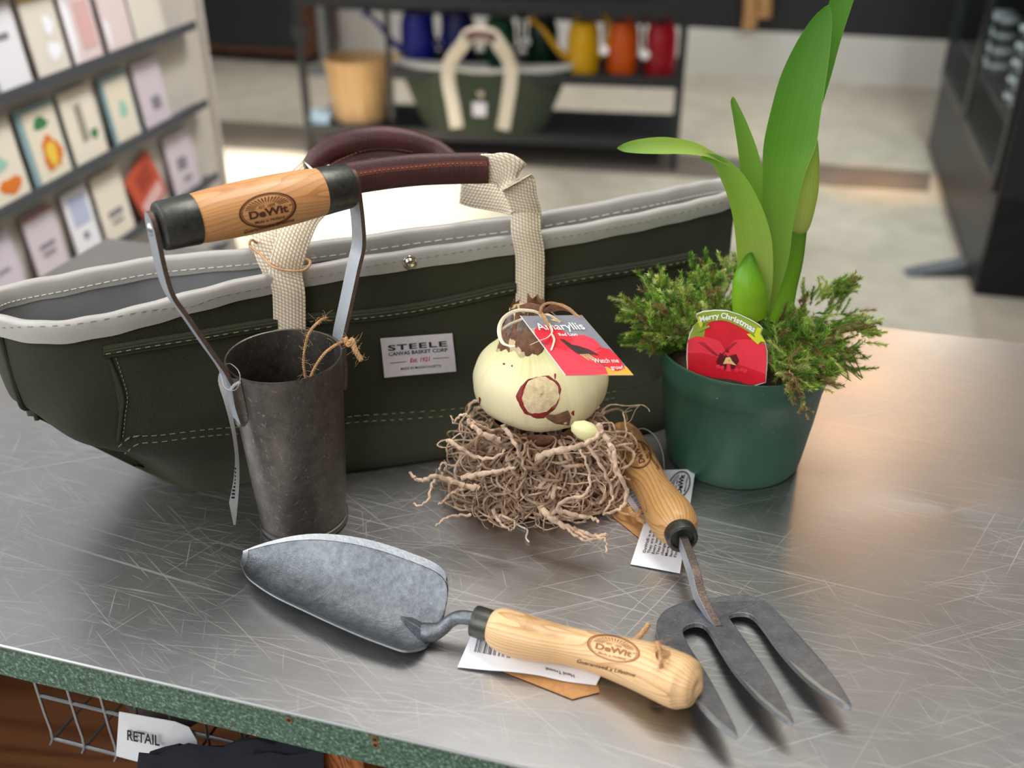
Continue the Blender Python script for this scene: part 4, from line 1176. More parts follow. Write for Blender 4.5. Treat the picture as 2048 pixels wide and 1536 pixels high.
for (mt, r1, zz, ax, wd) in (('papery', .0265, .0, 0, .0), ('scar', .0285, -.006, .6, 1.9), ('grey_skin', .0275, .001, 3.9, 1.3)):
    mb = MB(); rows = []
    full = mt == 'papery'
    for (r, h) in ((1.0, .137), (.98, .142), (.90, .149), (.78, .156), (.60, .162), (.42, .166), (.1, .169)):
        row = []
        for k in range(41):
            q = (2*pi*k/40) if full else ax + 2.6 + wd*(k/40)
            rr_ = r1*r*(1 + .06*sin(q*5+h*200) + .04*sin(q*13+h*90)); row.append(BC + V((rr_*cos(q) - .006, rr_*sin(q), h + zz + .0012*sin(q*9+h*300))))
        rows.append(row)
    mb.grid(rows); obj('neck_scale', mb, M[mt], ab)
# scar: irregular outline cast on the bulb
def blob(cx, cy, rx, ry, seed, n=40, amp=.08):
    r_ = random.Random(seed); ph = [r_.uniform(0, 6.28) for _ in range(4)]
    return [(cx + rx*cos(2*pi*k/n)*(1+amp*(sin(3*2*pi*k/n+ph[0])+.6*sin(7*2*pi*k/n+ph[1])+.4*sin(13*2*pi*k/n+ph[2]))), cy + ry*sin(2*pi*k/n)*(1+amp*(sin(3*2*pi*k/n+ph[0])+.6*sin(7*2*pi*k/n+ph[1])+.4*sin(13*2*pi*k/n+ph[2])))) for k in range(n)]
outer = blob(1078, 793, 43, 42, 5, amp=.05); inner = blob(1080, 790, 36, 36, 8, amp=.04)
shear = lambda p, c=(1078, 794): (p[0] - (p[1]-c[1])*.12, p[1])
outer = [shear(p) for p in outer]; inner = [shear(p) for p in inner]
mb = MB(); vo = [hit(BB, x, y, .0002) for x, y in outer]; vm = [hit(BB, (a[0]+b[0])/2, (a[1]+b[1])/2, .0012+.0005*sin(i*2.1)) for i, (a, b) in enumerate(zip(outer, inner))]; vi = [hit(BB, x, y, .0006) for x, y in inner]
mb.grid([vo, vm, vi], 0, True); sc_ = obj('scar', mb, M['scar_red'], ab, label='dark red scar rim')
mb = MB(); cx, cy = 1082, 789; rws = []
for s in (1.0, .8, .6, .4, .2, .02): rws.append([hit(BB, cx+(x-cx)*s, cy+(y-cy)*s, .0007+.0006*abs(sin(i*1.7+s*9))) for i, (x, y) in enumerate(inner)])
mb.grid(rws, 0, True); obj('scar_centre', mb, M['scar'], sc_, label='rough cream centre of the scar')
# small marks, torn skin at the base
mb = MB()
for (x, y, rx, ry) in ((1008, 728, 2.5, 2), (1024, 732, 1.8, 2), (1146, 826, 3, 5), (1110, 752, 2, 6), (960, 800, 2, 7)):
    poly2d(mb, lambda u, v: hit(BB, u, v, .0003), blob(x, y, rx, ry, int(x), 12, .2))
obj('skin_blemish', mb, M['scar_red'], ab)
for (pts, mt) in (([(946, 790), (950, 815), (960, 832), (985, 848), (1010, 856), (1045, 853), (1080, 843), (1088, 850), (1040, 862), (1000, 866), (965, 852), (944, 830)], 'papery'), ([(1085, 828), (1110, 828), (1135, 820), (1140, 832), (1138, 850), (1110, 845), (1095, 838)], 'papery')):
    mb = MB(); a = [hit(BB, x, y, .0014 if i % 2 else .0006) for i, (x, y) in enumerate(pts)]
    a = [p for p in a if p]
    if len(a) > 4:
        c = sum(a, V((0, 0, 0)))/len(a); mb.add([c + V((0, -.002, 0))] + a, [(0, i+1, (i+1) % len(a)+1) for i in range(len(a))]); obj('torn_skin', mb, M[mt], ab)
mb = MB(); rws = []
for i in range(9):
    f = i/8; rws.append([BC + V(((.0385 - .012*f**2)*(1+.04*sin(q*9+f*5))*cos(q), (.0385-.012*f**2)*(1+.04*sin(q*9+f*5))*sin(q), .078 - .020*f)) for q in [2*pi*k/40 for k in range(40)]])
mb.grid(rws, 0, True); mb.add([BC + V((0, 0, .058))], []); o_ = len(mb.v)-1
for k in range(40): mb.f.append([8*40+k, 8*40+(k+1) % 40, o_]); mb.m.append(0)
obj('basal_plate', mb, M['papery'], ab, label='rough brown basal plate')
# offset bulblet
mb = MB(); oc = PY(1172, 862, .640); ax_ = V((.8, -.2, -.22)).normalized()
mb.lathe([(.0002, -.012), (.004, -.0105), (.0072, -.004), (.0074, .002), (.0055, .008), (.003, .011), (.0002, .0125)], oc, ax_, 20); obj('bulblet', mb, M['bulb'], ab, uv=[(.3, .6)]*len(mb.v), label='small pale bulblet')
# roots
def root_path(rs, a, ln, z0=None, r0=None, fall=1.0, spread=1.0):
    r_ = rs.uniform(.010, .040) if r0 is None else r0
    p = BC + V((r_*cos(a), r_*sin(a), z0 if z0 is not None else rs.uniform(.066, .082)))
    d = V((cos(a+rs.uniform(-.7, .7))*spread, sin(a+rs.uniform(-.7, .7))*spread, rs.uniform(-1.1, -.1)*fall)).normalized()
    pts = [p.copy()]; n = int(ln/.0058); w = V((rs.uniform(-1, 1), rs.uniform(-1, 1), rs.uniform(-1, 1)))
    for i in range(n):
        w = w*.45 + V((rs.uniform(-1, 1), rs.uniform(-1, 1), rs.uniform(-1, 1)))*.85
        d = (d + w*.50 + V((0, 0, -.13*fall))).normalized()
        rad = V((p.x-BC.x, p.y-BC.y, 0))
        if V((rad.x*.78, rad.y*(1.35 if rad.y < 0 else 1.2), 0)).length > .062: d = (d - rad.normalized()*.6).normalized()
        if p.z - TZ > .080 and d.z > 0: d.z = -.2
        if rad.length < .05 and p.z-TZ > .072: d.z = min(d.z, -.1)
        p = p + d*.0058
        if p.z < TZ + .0035: p.z = TZ + .0035 + rs.uniform(0, .0012); d.z = abs(d.z)*.25
        pts.append(p.copy())
    return pts
rs = random.Random(42)
mass = MB(); massd = MB()
cnt = 0
for k in range(620):
    a = rs.uniform(0, 2*pi) if rs.random() < .45 else rs.uniform(pi*1.0, 2*pi)
    ln = rs.uniform(.05, .115); pts = root_path(rs, a, ln, z0=rs.uniform(.030, .074) if k % 3 else rs.uniform(.008, .035), spread=rs.uniform(.5, 1.2), fall=rs.uniform(.3, 1.2))
    r0 = rs.choice((rs.uniform(.0008, .0016), rs.uniform(.0012, .0025)))
    c = catmull(pts, 3); m = len(c)
    rd = [r0*(1-.72*i/m)*(1+.24*sin(i*1.9+k)) for i in range(m)]
    if k < 90:
        mb = MB(); mb.tube(c, rd, 8)
        for b in range(rs.randrange(1, 3)):     # side branches
            i = rs.randrange(m//3, m-2); pp_ = [c[i].copy()]; d = V((rs.uniform(-1, 1), rs.uniform(-1, 1), rs.uniform(-.7, .3))).normalized()
            for q in range(4):
                d = (d + V((rs.uniform(-1, 1), rs.uniform(-1, 1), rs.uniform(-1, .6)))*.6).normalized(); x = pp_[-1] + d*.0055; x.z = max(x.z, TZ+.0025); pp_.append(x)
            mb.tube(catmull(pp_, 3), [rd[i]*.6, .0003], 6)
        obj('root', mb, M['root'] if k % 3 else M['root_d'], ab)
    else:
        (massd if k % 2 else mass).tube(c, rd, 6)
o1 = obj('root_tangle', massd, M['root_d'], ab, kind='stuff'); o1 = obj('root_tangle', mass, M['root'], ab, kind='stuff')
# long roots that stand out in the photo
L_ = [([(1195, 850, .632), (1215, 880, .625), (1228, 905, .62), (1232, 940, .615), (1252, 975, .612), (1250, 1005, .612), (1235, 1020, .612), (1208, 1028, .612)], .0022),
      ([(1170, 880, .635), (1195, 920, .625), (1212, 950, .62), (1225, 990, .62), (1218, 1010, .615), (1205, 1030, .612)], .0016),
      ([(985, 862, .65), (955, 850, .64), (940, 838, .64), (930, 828, .64), (915, 836, .64), (908, 846, .642), (902, 832, .642)], .0013),
      ([(1000, 880, .635), (965, 868, .632), (945, 850, .635), (935, 840, .636)], .0026),
      ([(960, 975, .64), (930, 972, .638), (900, 960, .638), (870, 952, .64), (850, 960, .64), (832, 958, .642), (820, 944, .645)], .0024),
      ([(900, 965, .64), (885, 950, .64), (880, 932, .64), (892, 926, .64), (890, 940, .64)], .0012),
      ([(870, 956, .641), (862, 975, .636), (856, 1000, .628), (836, 1012, .626), (828, 1006, .628)], .0013),
      ([(930, 975, .64), (905, 985, .635), (890, 1000, .63), (878, 1008, .628)], .0013),
      ([(940, 1030, .625), (905, 1032, .62), (885, 1040, .618), (872, 1052, .615)], .0012),
      ([(1080, 1012, .625), (1100, 1035, .618), (1130, 1052, .612), (1160, 1062, .61), (1190, 1072, .605), (1215, 1068, .605)], .0026),
      ([(1150, 1062, .61), (1180, 1078, .602), (1206, 1076, .602), (1213, 1088, .6), (1212, 1106, .594)], .0013),
      ([(1130, 1052, .612), (1150, 1070, .605), (1175, 1082, .601), (1200, 1078, .603)], .0013),
      ([(1105, 1030, .615), (1130, 1000, .61), (1170, 990, .61), (1180, 960, .615), (1172, 925, .62), (1160, 900, .628)], .0016),
      ([(1110, 1018, .612), (1150, 1030, .612), (1185, 1036, .612), (1198, 1044, .61)], .0020),
      ([(1075, 915, .625), (1110, 902, .618), (1150, 895, .616), (1185, 880, .62), (1205, 862, .628)], .0028),
      ([(1005, 850, .63), (1025, 878, .624), (1040, 910, .622), (1050, 940, .622)], .0018),
      ([(925, 955, .63), (960, 948, .622), (1000, 942, .618), (1028, 935, .616)], .0024),
      ([(895, 880, .645), (920, 895, .635), (955, 915, .63), (990, 915, .628), (1010, 900, .628)], .0018),
      ([(1215, 900, .64), (1225, 925, .635), (1232, 950, .63), (1222, 960, .63)], .0012),
      ([(1010, 1045, .618), (1000, 1030, .615), (1030, 1045, .612), (1022, 1062, .606)], .0012),
      ([(985, 1020, .618), (1000, 1045, .612), (1020, 1060, .606)], .0015)]
for j, (pts, r0) in enumerate(L_):
    c = catmull([(PY(*p) if PY(*p).z > TZ+.003 else P(p[0], p[1], .003)) for p in pts], 6)
    for i, p in enumerate(c): p.z = max(p.z, TZ+.0026); p += V((sin(i*1.3+j), cos(i*1.7+j), sin(i*2.3+j)))*.0006
    m = len(c); mb = MB(); mb.tube(c, [r0*(1-.5*i/m)*(1+.16*sin(i*1.5+j)) for i in range(m)], 10); obj('root', mb, M['root'], ab)
mb = MB(); mb.tube(catmull([P(x, y, .0015) for x, y in ((1032, 1012), (1022, 1038), (1040, 1052), (1055, 1060), (1052, 1075), (1058, 1084))], 4), .0007, 6); obj('white_thread', mb, M['white_thread'], ab)
# printed card tied to the neck
T0, T1, T2, T3 = PY(1040, 632, .652), PY(1164, 630, .646), PY(1267, 750, .606), PY(1130, 751, .609)
ct_ = thing('bulb_card', 'printed red flower card tied to the neck of the bare bulb', 'plant label', T3)
nrm = (T1-T0).cross(T3-T0).normalized(); nrm = nrm if nrm.y < 0 else -nrm
mb = MB(); mb.prism([T0, T1, T2, T3], -nrm*.0006, 0, side=1)
cb_ = obj('card', mb, [M['pl_grey'], M['pl_white']], ct_, smooth=False)
def tq(off): return lambda u, v: (T0*(1-u)*(1-v) + T1*u*(1-v) + T2*u*v + T3*(1-u)*v) + nrm*off
mb = MB(); f1 = tq(.0002)
poly2d(mb, f1, [(0, .90), (0, 1), (1, 1), (1, .86), (.5, .87)], 0)
rect2d(mb, tq(.0006), 0.0, 0, .014, 1, 1)
poly2d(mb, f1, [(.02, .30), (.0, .22), (.2, .2), (.24, .27), (.14, .34)], 2)
poly2d(mb, f1, [(.44, .07), (.52, .055), (.60, .10), (.54, .115), (.46, .09)], 3)
obj('card_bands', mb, [M['pl_gold'], M['pl_white'], simple('printed_pink_grey', '#b09a98', .4), M['pl_cream']], cb_, smooth=False)
mb = MB(); f2 = tq(.0004)
poly2d(mb, f2, [(.015, .34), (.06, .24), (.18, .18), (.30, .17), (.42, .20), (.50, .28), (.56, .36), (.50, .50), (.36, .56), (.2, .52), (.10, .50), (.015, .46)], 0)
poly2d(mb, f2, [(.46, .50), (.50, .40), (.62, .34), (.76, .34), (.86, .40), (.88, .50), (.86, .58), (.70, .66), (.52, .62)], 1)
poly2d(mb, f2, [(.62, .66), (.72, .60), (.86, .54), (.97, .58), (1.0, .68), (.99, .80), (.95, .90), (.80, .94), (.68, .84)], 0)
poly2d(mb, f2, [(.012, .50), (.14, .50), (.34, .56), (.5, .64), (.62, .74), (.68, .88), (.64, .985), (.30, 1.0), (.012, 1.0)], 1)
poly2d(mb, f2, [(.1, .42), (.3, .4), (.5, .52), (.58, .66), (.4, .66), (.2, .56)], 0)
pt_ = obj('printed_petals', mb, [M['pl_red'], M['pl_red2']], cb_, smooth=False)
mb = MB(); f3 = tq(.0006)
poly2d(mb, f3, [(.34, .40), (.40, .41), (.42, .49), (.54, .52), (.66, .58), (.74, .68), (.62, .66), (.52, .70), (.42, .64), (.38, .54)], 0)
f4 = tq(.0008)
for k in range(5): poly2d(mb, f4, [(.46+k*.03, .66), (.475+k*.03, .66), (.53+k*.03, .76+.02*(k % 2)), (.52+k*.03, .77)], 1)
obj('printed_stamens', mb, [M['pl_black'], M['pl_cream']], cb_, smooth=False)
mb = MB(); f5 = tq(.0009)
word(mb, f5, 'Amaryllis', .50, .20, .74, -.165, bold=.012); word(mb, f5, 'Red Lion', .52, .335, .28, -.07, bold=.012)
obj('card_title', mb, M['pl_white'], cb_, smooth=False); mb = MB()
word(mb, f5, 'Watch me', .76, .775, .36, -.10, shear=.35, bold=.003); word(mb, f5, 'grow!', .84, .885, .20, -.09, shear=.35, bold=.003)
obj('card_slogan', mb, M['pl_white'], cb_, smooth=False)
# raffia loop
mb = MB()
def flatrib(pts, w, mt='raffia', name='raffia_tie'):
    c = catmull([PY(*p) for p in pts], 6); mb = MB(); mb.tube(c, w, 6, ry=[q*.35 for q in w] if isinstance(w, list) else w*.35); return obj(name, mb, M[mt], ct_)
flatrib([(1082, 628, .648), (1065, 622, .648), (1035, 621, .65), (1012, 632, .652), (1000, 650, .65), (999, 670, .643), (1006, 686, .636), (1020, 692, .632), (1030, 692, .631)], [.0010, .0013, .0016, .0015, .0011])
flatrib([(1003, 660, .65), (1020, 648, .652), (1045, 638, .651)], .0011)
flatrib([(1078, 626, .648), (1090, 640, .642), (1100, 652, .639), (1104, 664, .636), (1095, 675, .632), (1078, 682, .630), (1060, 690, .629)], [.0016, .0016, .0010, .0007])
flatrib([(1085, 630, .645), (1098, 630, .643), (1112, 638, .642), (1120, 645, .642)], .0009)
flatrib([(1102, 666, .634), (1108, 678, .631), (1106, 690, .628), (1102, 701, .626)], [.0012, .0016, .0014])
flatrib([(1080, 628, .646), (1085, 612, .646), (1098, 606, .646), (1115, 608, .646), (1135, 616, .644), (1150, 628, .642), (1160, 635, .640)], [.0014, .0010, .0010, .0014, .0008], 'twine', 'dry_fibre')
flatrib([(1083, 628, .645), (1092, 642, .641), (1096, 652, .639)], [.0022, .0026, .0012], 'twine', 'dry_fibre')
flatrib([(1088, 622, .650), (1105, 616, .652), (1125, 614, .652), (1140, 622, .650)], [.0012, .0034, .0030, .0012], 'papery', 'dry_fibre')
flatrib([(1040, 618, .660), (1060, 615, .660), (1085, 618, .655)], [.003, .004, .003], 'papery', 'dry_fibre')

# ---------------------------------------------------------------- potted amaryllis
PC = V((.199, .757, TZ))
po = thing('potted_flower', 'dark green plastic pot of moss with tall strap-leaved budding plant', 'potted plant', PC)
mb = MB()
mb.lathe([(.0001, .0035), (.045, .0035), (.054, .002), (.0575, .0005), (.0590, .003), (.0605, .012), (.0655, .050), (.0688, .0825), (.0697, .0833), (.0712, .0955), (.0732, .1085), (.0738, .1100), (.0732, .1112), (.0722, .1108), (.0700, .096), (.064, .05), (.058, .012), (.0001, .010)], PC, UP, 96)
obj('pot', mb, M['pot'], po, label='dark green plastic pot', angle=50); POTB = bvh_of(mb)
mb = MB(); rows = []
for i in range(10):
    f = i/9; rows.append([PC + V(((.0705*(1-f))*cos(q)+.0, (.0705*(1-f))*sin(q), .100 + .016*sin(f*pi/2) + .002*sin(q*7+i)*(1-f))) for q in [2*pi*k/48 for k in range(48)]])
mb.grid(rows, 0, True); obj('soil', mb, M['soil'], po, label='brown soil under the moss')
def strapleaf(name, pts, mat, label, cup=.18, dup=7, K=10, thick=.0007):
    # pts: (left x, left y, right x, right y, Y left, Y right)
    Lf_ = catmull([PY(p[0], p[1], p[4]) for p in pts], dup); Rt = catmull([PY(p[2], p[3], p[5]) for p in pts], dup)
    rows = []; uv = []; m = len(Lf_); 
    for i in range(m):
        a, b = Lf_[i], Rt[i]; w = (b-a).length; t = ((Lf_[min(i+1, m-1)]+Rt[min(i+1, m-1)])-(Lf_[max(i-1, 0)]+Rt[max(i-1, 0)]))
        n = (b-a).cross(t); n = n.normalized() if n.length > 1e-9 else V((0, -1, 0))
        if n.y < 0: n = -n
        row = []
        for k in range(K+1):
            g = k/K; row.append(a.lerp(b, g) + n*(cup*w*(1-(2*g-1)**2))); uv.append((g, i/(m-1)))
        rows.append(row)
    mb = MB(); mb.grid(rows); n0 = len(mb.v); rows2 = []
    for i, r in enumerate(rows):
        rows2.append([p + V((0, thick*(1 if 0 < k < K else 0), 0)) for k, p in enumerate(r)])
    mb.grid(rows2); uv = uv+uv
    return obj(name, mb, mat, po, uv=uv, label=label, angle=None, recalc=False)
YP = .752
strapleaf('leaf', [(1545, 640, 1585, 640, .758, .760), (1535, 560, 1592, 560, .760, .762), (1535, 480, 1600, 478, .768, .768), (1560, 380, 1614, 360, .775, .776), (1596, 250, 1632, 255, .785, .788), (1624, 140, 1660, 160, .79, .795), (1640, 60, 1682, 80, .79, .795), (1655, 15, 1701, 20, .788, .792), (1668, -20, 1716, -25, .786, .79), (1700, -60, 1728, -62, .785, .787), (1738, -95, 1740, -95, .783, .783)], M['leaf_a'], 'tallest leaf, at the back', .12)
strapleaf('flower_stalk' if False else 'leaf', [(1508, 640, 1538, 640, .742, .748), (1520, 590, 1556, 590, .742, .748), (1524, 520, 1577, 520, .744, .750), (1524, 440, 1588, 440, .748, .754), (1525, 360, 1608, 355, .752, .757), (1527, 290, 1632, 290, .756, .760), (1543, 215, 1642, 225, .76, .763), (1562, 150, 1652, 160, .763, .766), (1590, 90, 1660, 100, .765, .768), (1622, 40, 1664, 45, .766, .769), (1646, 16, 1662, 18, .767, .768), (1656, 11, 1658, 11, .767, .767)], M['leaf_a'], 'broad tall leaf in front', .14)
strapleaf('leaf', [(1508, 620, 1532, 620, .745, .748), (1503, 560, 1538, 560, .746, .75), (1496, 500, 1544, 500, .748, .752), (1488, 440, 1541, 450, .750, .754), (1483, 370, 1532, 380, .752, .755), (1476, 300, 1518, 310, .754, .756), (1466, 235, 1496, 250, .756, .757), (1461, 205, 1478, 212, .757, .757), (1464, 194, 1468, 194, .757, .757)], M['leaf_c'], 'short upright leaf', .15)
strapleaf('leaf', [(1496, 625, 1536, 625, .728, .735), (1478, 570, 1545, 570, .724, .732), (1474, 510, 1546, 510, .722, .730), (1468, 450, 1540, 462, .720, .728), (1457, 400, 1520, 405, .716, .725), (1442, 360, 1488, 350, .712, .720), (1425, 330, 1450, 316, .708, .715), (1400, 318, 1412, 305, .704, .710)], M['leaf_b'], 'arching leaf curling to the left', .16)
strapleaf('leaf_tip', [(1450, 330, 1462, 335, .715, .717), (1425, 317, 1452, 322, .709, .716), (1400, 311, 1420, 300, .704, .712), (1365, 308, 1385, 283, .700, .710), (1320, 308, 1330, 274, .697, .706), (1280, 307, 1280, 278, .695, .702), (1250, 304, 1250, 286, .693, .697), (1235, 298, 1236, 294, .692, .692)], M['leaf_b'], 'curled tip of the arching leaf', .10)
# stalk and flower bud
mb = MB(); c = catmull([PY(1556, 640, .762), PY(1566, 580, .766), (PY(1580, 520, .77)), PY(1589, 455, .775)], 8)
mb.tube(c, [.0115, .0112, .0108, .0103], 24, ry=[.009, .009, .0085, .008], up=(1, 0, 0))
obj('flower_stalk', mb, M['stalk'], po, uv=[(k % 24/24, k//24/24) for k in range(len(mb.v))], label='round green flower stalk')
mb = MB(); c = catmull([PY(1590, 462, .775), PY(1593, 450, .775), PY(1598, 420, .775), PY(1606, 380, .776), PY(1613, 330, .777), PY(1618, 290, .778), PY(1621, 262, .779), PY(1620, 235, .780)], 6)
mb.tube(c, [.0085, .0108, .0124, .0122, .0102, .0072, .0042, .0008], 24, ry=[.008, .010, .011, .011, .009, .006, .004, .0008], up=(1, 0, 0))
obj('flower_bud', mb, M['spathe'], po, uv=[(k % 24/24, (k//24)/42) for k in range(len(mb.v))], label='pointed yellow-green flower bud')
mb = MB(); c = catmull([PY(1502, 630, .724), PY(1500, 612, .722), PY(1498, 585, .720), PY(1496, 560, .722), PY(1496, 535, .726), PY(1498, 515, .73), PY(1501, 499, .734)], 7)
mb.tube(c, [.0125, .0140, .0134, .0118, .0085, .0045, .0004], 28, ry=[.010, .0112, .0108, .0095, .007, .004, .0004], up=(1, 0, 0))
obj('young_shoot', mb, M['shoot'], po, uv=[(k % 28/28, (k//28)/43) for k in range(len(mb.v))], label='short plump pointed shoot')
# moss
ms = MB(); r_ = random.Random(17)
cols = [((.26, .44, .07), .32), ((.44, .56, .12), .26), ((.60, .66, .24), .14), ((.13, .26, .04), .18), ((.36, .25, .10), .10)]
def mcol():
    x = r_.random(); s = 0
    for c, w in cols:
        s += w
        if x < s: break
    k = r_.uniform(.7, 1.25); return tuple(min(1, q*k) for q in c)
def shoot_(p, d, L, col, nl=.0052, dens=16):
    d = d.normalized(); n = max(3, int(L/.0042)); pts = [p.copy()]; w = d.copy()
    for i in range(n):
        w = (w + V((r_.uniform(-1, 1), r_.uniform(-1, 1), r_.uniform(-.8, .6)))*.14).normalized(); pts.append(pts[-1] + w*(L/n))
    ms.tube(pts, [.00035, .0002], 3, col=tuple(q*.6 for q in col), cap=False)
    for k in range(int(5*dens*L/.016)):
        i = r_.randrange(len(pts)-1); f = r_.random(); q = pts[i].lerp(pts[i+1], f); t = (pts[i+1]-pts[i]).normalized()
        s = t.cross(V((r_.uniform(-1, 1), r_.uniform(-1, 1), r_.uniform(-1, 1)))).normalized()
        e = q + (s*.8 + t*.8)*nl*r_.uniform(.6, 1.2)*(1-.4*(i+f)/len(pts)); b = t.cross(s)*.00036
        kk = r_.uniform(.75, 1.3); c2 = tuple(min(1, x*kk) for x in col); ms.add([q-b, q+b, e], [(0, 1, 2)], 0, c2)
for k in range(2500):
    a = r_.uniform(0, 2*pi); rr_ = .074*sqrt(r_.uniform(.02, 1))
    p = PC + V((rr_*cos(a), rr_*sin(a), .106 + .012*(1-rr_/.074)))
    # keep the moss behind the plastic label at the front
    if sin(a) < -.2 and abs(p.x - (PC.x-.027)) < .043 and rr_ > .036: continue
    out_ = rr_/.074; d = V((cos(a)*out_*r_.uniform(.3, 1.5), sin(a)*out_*r_.uniform(.3, 1.2), r_.uniform(.2, 1.1)))
    L = r_.uniform(.006, .015)*(1.25 if cos(a) < -.2 or cos(a) > .3 else .9)
    if sin(a) < -.3: L *= .65
    shoot_(p, d, L, mcol())
for (px, py, Y, ex_, ez, n_, spread) in ((1305, 620, .750, -1, .35, 55, .012), (1318, 570, .76, -.4, 1, 22, .008), (1300, 660, .745, -1, -.1, 30, .009), (1440, 545, .79, 0, 1, 60, .018), (1400, 590, .76, -.2, 1, 50, .016), (1640, 590, .79, .4, 1, 45, .014), (1680, 565, .78, .8, .8, 18, .005), (1680, 640, .755, 1, .2, 60, .016), (1660, 700, .74, .8, -.1, 60, .014), (1620, 720, .70, .4, -.3, 60, .014), (1345, 655, .742, -.7, .5, 45, .011), (1590, 660, .715, .2, .5, 60, .016), (1580, 712, .700, .2, .2, 50, .012), (1340, 610, .735, -.5, .8, 40, .014)):
    for k in range(n_):
        p = PY(px, py, Y) + V((r_.uniform(-1.4, 1.4)*spread, r_.uniform(-1, 1)*spread, r_.uniform(-.8, .5)*spread - .004))
        shoot_(p, V((ex_ + r_.uniform(-.7, .7), r_.uniform(-.8, .5), ez + r_.uniform(-.5, .6))), r_.uniform(.010, .020), mcol(), dens=18)
obj('moss', ms, M['moss'], po, kind='stuff', label='shaggy green and yellow moss', smooth=False, recalc=False)
for j, pts in enumerate(([(1665, 690, .73), (1700, 700, .725), (1725, 757, .72)], [(1650, 680, .73), (1690, 715, .72), (1724, 757, .715)], [(1620, 680, .72), (1690, 650, .73), (1728, 648, .735), (1735, 655, .735)], [(1680, 665, .74), (1710, 660, .74), (1740, 655, .74), (1752, 652, .74), (1745, 660, .74)], [(1300, 680, .73), (1306, 700, .728), (1298, 716, .726)], [(1595, 730, .69), (1610, 755, .685), (1625, 768, .683)], [(1340, 590, .74), (1370, 590, .735), (1400, 620, .73)], [(1640, 700, .71), (1680, 745, .70), (1702, 762, .70)], [(1655, 715, .71), (1690, 735, .71), (1722, 760, .71)])):
    mb = MB(); mb.tube(catmull([PY(*p) for p in pts], 5), [.0007, .0005, .0003], 5); obj('dry_stem', mb, M['twig'], po)
# hanging tuft over the rim
ms = MB()
for k in range(26):
    f = k/25; p = PY(1578 + 28*f + 8*sin(f*9), 740 + 82*f, .682 - .002*f)
    shoot_(p, V((r_.uniform(-1, 1), -.4, r_.uniform(-1, .4))), r_.uniform(.005, .010), r_.choice(((.42, .32, .12), (.35, .38, .12), (.5, .38, .18))), dens=26, nl=.0034)
mb = MB(); mb.tube(catmull([PY(1580, 725, .69), PY(1584, 760, .683), PY(1598, 785, .682), PY(1606, 800, .681), PY(1600, 828, .680)], 5), [.0016, .0012, .0005], 6)
obj('hanging_sprig', mb, M['twig'], po); obj('hanging_moss', ms, M['moss'], po, kind='stuff', smooth=False, recalc=False)

# plastic picture label stuck in the pot
plb = thing('plant_label', 'round red flower picture label with a yellow-green banner stuck in the green pot', 'plant label', PY(1455, 752, .699) )
def lx(px, py, off=0): # plane of the label, leaning back
    Y = .7225 - (px-1375)/158*.0295 + (755-py)/150*.008; p = PY(px, py, Y - off); return p
def lxy(off): return lambda u, v: lx(u, v, off)
body = [(1375, 760), (1373, 715), (1374, 690), (1379, 668), (1387, 652), (1397, 643), (1392, 634), (1393, 628), (1405, 623), (1430, 620), (1455, 621), (1480, 629), (1503, 640), (1520, 650), (1526, 657), (1522, 668), (1530, 682), (1535, 702), (1535, 725), (1532, 765), (1455, 790)]
mb = MB(); mb.prism([lx(x, y) for x, y in body], V((0, .0006, 0)), 0); pb_ = obj('label_plate', mb, M['pl_white'], plb, smooth=False)
mb = MB(); f = lxy(.0004)
poly2d(mb, f, [(x + (1455-x)*.02, y + (690-y)*.02) for x, y in body], 0)
obj('green_ground', mb, M['pl_green'], pb_, smooth=False)
mb = MB(); f = lxy(.0008)
poly2d(mb, f, [(1408, 672), (1412, 650), (1424, 642), (1445, 639), (1468, 642), (1490, 652), (1505, 664), (1500, 690), (1470, 700), (1455, 708), (1440, 700)], 0)
f = lxy(.0011); poly2d(mb, f, [(1375, 700), (1376, 680), (1390, 673), (1415, 674), (1440, 682), (1450, 700), (1456, 720), (1430, 730), (1376, 716)], 1)
poly2d(mb, f, [(1456, 712), (1456, 695), (1468, 680), (1490, 678), (1515, 682), (1531, 690), (1533, 720), (1531, 748), (1490, 735), (1460, 722)], 1)
f = lxy(.0013); poly2d(mb, f, [(1375, 706), (1405, 706), (1440, 716), (1456, 724), (1490, 733), (1531, 748), (1531, 764), (1455, 780), (1376, 758)], 0)
obj('printed_petals', mb, [M['pl_red'], M['pl_red2']], pb_, smooth=False)
mb = MB(); f = lxy(.0015)
poly2d(mb, f, [(1440, 705), (1450, 712), (1454, 700), (1456, 700), (1460, 712), (1472, 708), (1478, 722), (1468, 738), (1440, 738), (1432, 724)], 0)
for k in range(7): poly2d(mb, f, [(1396+k*3+60*(k > 3), 684), (1397+k*3+60*(k > 3), 684), (1432+k*2, 712), (1431+k*2, 712)], 0)
f = lxy(.0017); poly2d(mb, f, [(1449, 704), (1464, 707), (1456, 714)], 1); poly2d(mb, f, [(1446, 728), (1452, 715), (1460, 714), (1464, 722), (1473, 731), (1458, 727)], 2)
poly2d(mb, f, [(1455, 720), (1460, 720), (1462, 744), (1452, 742)], 1)
for q in ((1436, 733), (1444, 735), (1474, 740), (1484, 739), (1490, 742)): poly2d(mb, f, blob(q[0], q[1], 5, 4, q[0], 10), 1)
obj('printed_stamens', mb, [M['pl_dark'], M['pl_red2'], M['pl_cream']], pb_, smooth=False)
